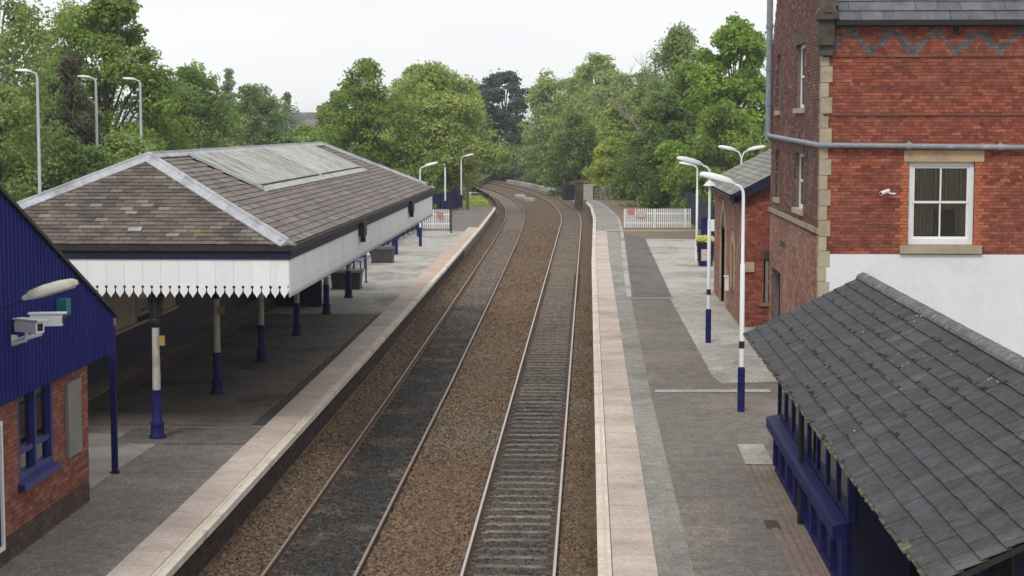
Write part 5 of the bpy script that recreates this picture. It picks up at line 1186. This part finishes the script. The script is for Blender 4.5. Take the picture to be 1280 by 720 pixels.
# far wood as one mass
def wood(name, xs, y0, zt, mt, n, ls):
    V = []
    for x, zz in zip(xs, zt):
        m_ = n//len(xs); V.append(leaf_cloud(m_, blob((x, y0+rng.uniform(-6, 6), zz*.45-1), (5.5, 4, zz*.6)), ls))
    link(name, quads(name, np.concatenate(V), mt), kind='stuff')
xs = np.arange(-110, 60, 5.5)
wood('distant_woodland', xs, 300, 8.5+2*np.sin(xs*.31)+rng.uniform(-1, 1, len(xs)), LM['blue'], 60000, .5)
xs = np.arange(-7, 32, 3.5); wood('woodland_undergrowth', xs, 276, 5+rng.uniform(-1, 1, len(xs)), LM['dark'], 22000, .4)
xs = np.arange(6, 26, 3.2); wood('woodland_undergrowth', xs, 158, 4+rng.uniform(-1, 1, len(xs)), LM['dark'], 16000, .28)
xs = np.arange(-48, -17, 3.2); wood('woodland_undergrowth', xs, 116, 3.6+rng.uniform(-.8, .8, len(xs)), LM['dark'], 26000, .26)
# grass on the inside of the curve
gx = rng.uniform(0, 1, 9000); gy = 142+rng.random(9000)*45
gp = np.array([[pL(float(q), -2.1-6*float(w_))[0], q, -.95+.0] for q, w_ in zip(gy, gx)]); gn = rng.normal(size=(9000, 3))*.6+np.array([0, -.6, .6]); gn /= np.linalg.norm(gn, axis=1)[:, None]
link('grass', quads('grass', leaf_cloud(9000, lambda m: (gp, gn), .32), LM['lime']), kind='stuff')
b = MB(); ribbon(b, lambda y: pL(y, -9), lambda y: pL(y, -2.0), list(np.arange(141, 250, 3.)), -1.0); b.build('grass_bank', M['ground'], kind='structure')
wy = 25+rng.random(1300)*55; wc = np.sin(wy*1.7)+np.sin(wy*.63+1) > .5; wy = wy[wc]; n_w = len(wy)
wp = np.stack([np.interp(wy, [20,85,100], [.10,.10,.16])-rng.random(n_w)**2*.4, wy+rng.normal(size=n_w)*.1, -.97+rng.random(n_w)*.07], 1); wn = rng.normal(size=(n_w, 3))*.6+np.array([-.4,-.6,.4]); wn /= np.linalg.norm(wn, axis=1)[:, None]
link('weeds', quads('weeds', leaf_cloud(n_w, lambda m: (wp, wn), .05), M['weed']), kind='stuff')
# far house between the trees
fh_ = thing('far_house', 'distant pale house with grey roof in the gap between the trees', 'house', (-38.6,245,-1), .25)
b = MB(); b.box(-3.2,-3,0,3.2,3,6.8); b.prism([(-3,6.8),(3,6.8),(0,9.0)], 'x', -3.19, 3.19); link('wall', fix(b.data('wall', M['signw'])), fh_)
b = MB(); b.obox((-3.5,-3.3,6.65), (7,0,0), (0,3.3,2.42), (0,-.06,.1)); b.obox((-3.5,3.3,6.65), (7,0,0), (0,-3.3,2.42), (0,.06,.1)); r_ = link('roof', fix(b.data('roof', M['slate_g'])), fh_)
b = MB(); b.box(1.6,-.4,8.2,2.3,.4,10.1); b.build('chimney', M['brick_w'], r_)
for x in (-1.7, 1.4): b = MB(); b.box(x-.5,-3.05,4.4,x+.5,-2.99,5.7); b.build('window', M['inner'], fh_)
# ------------------------------------------------------------------ air
hz = bpy.data.materials.new('haze'); hz.use_nodes = True; hn = hz.node_tree; hn.nodes.clear()
pv_ = hn.nodes.new('ShaderNodeVolumePrincipled'); pv_.inputs['Density'].default_value = .00032; pv_.inputs['Color'].default_value = (.93,.96,1,1)
ho_ = hn.nodes.new('ShaderNodeOutputMaterial'); hn.links.new(pv_.outputs[0], ho_.inputs['Volume'])
MB().box(-1560,-310,-4,1560,2510,17).build('haze', hz, kind='stuff')
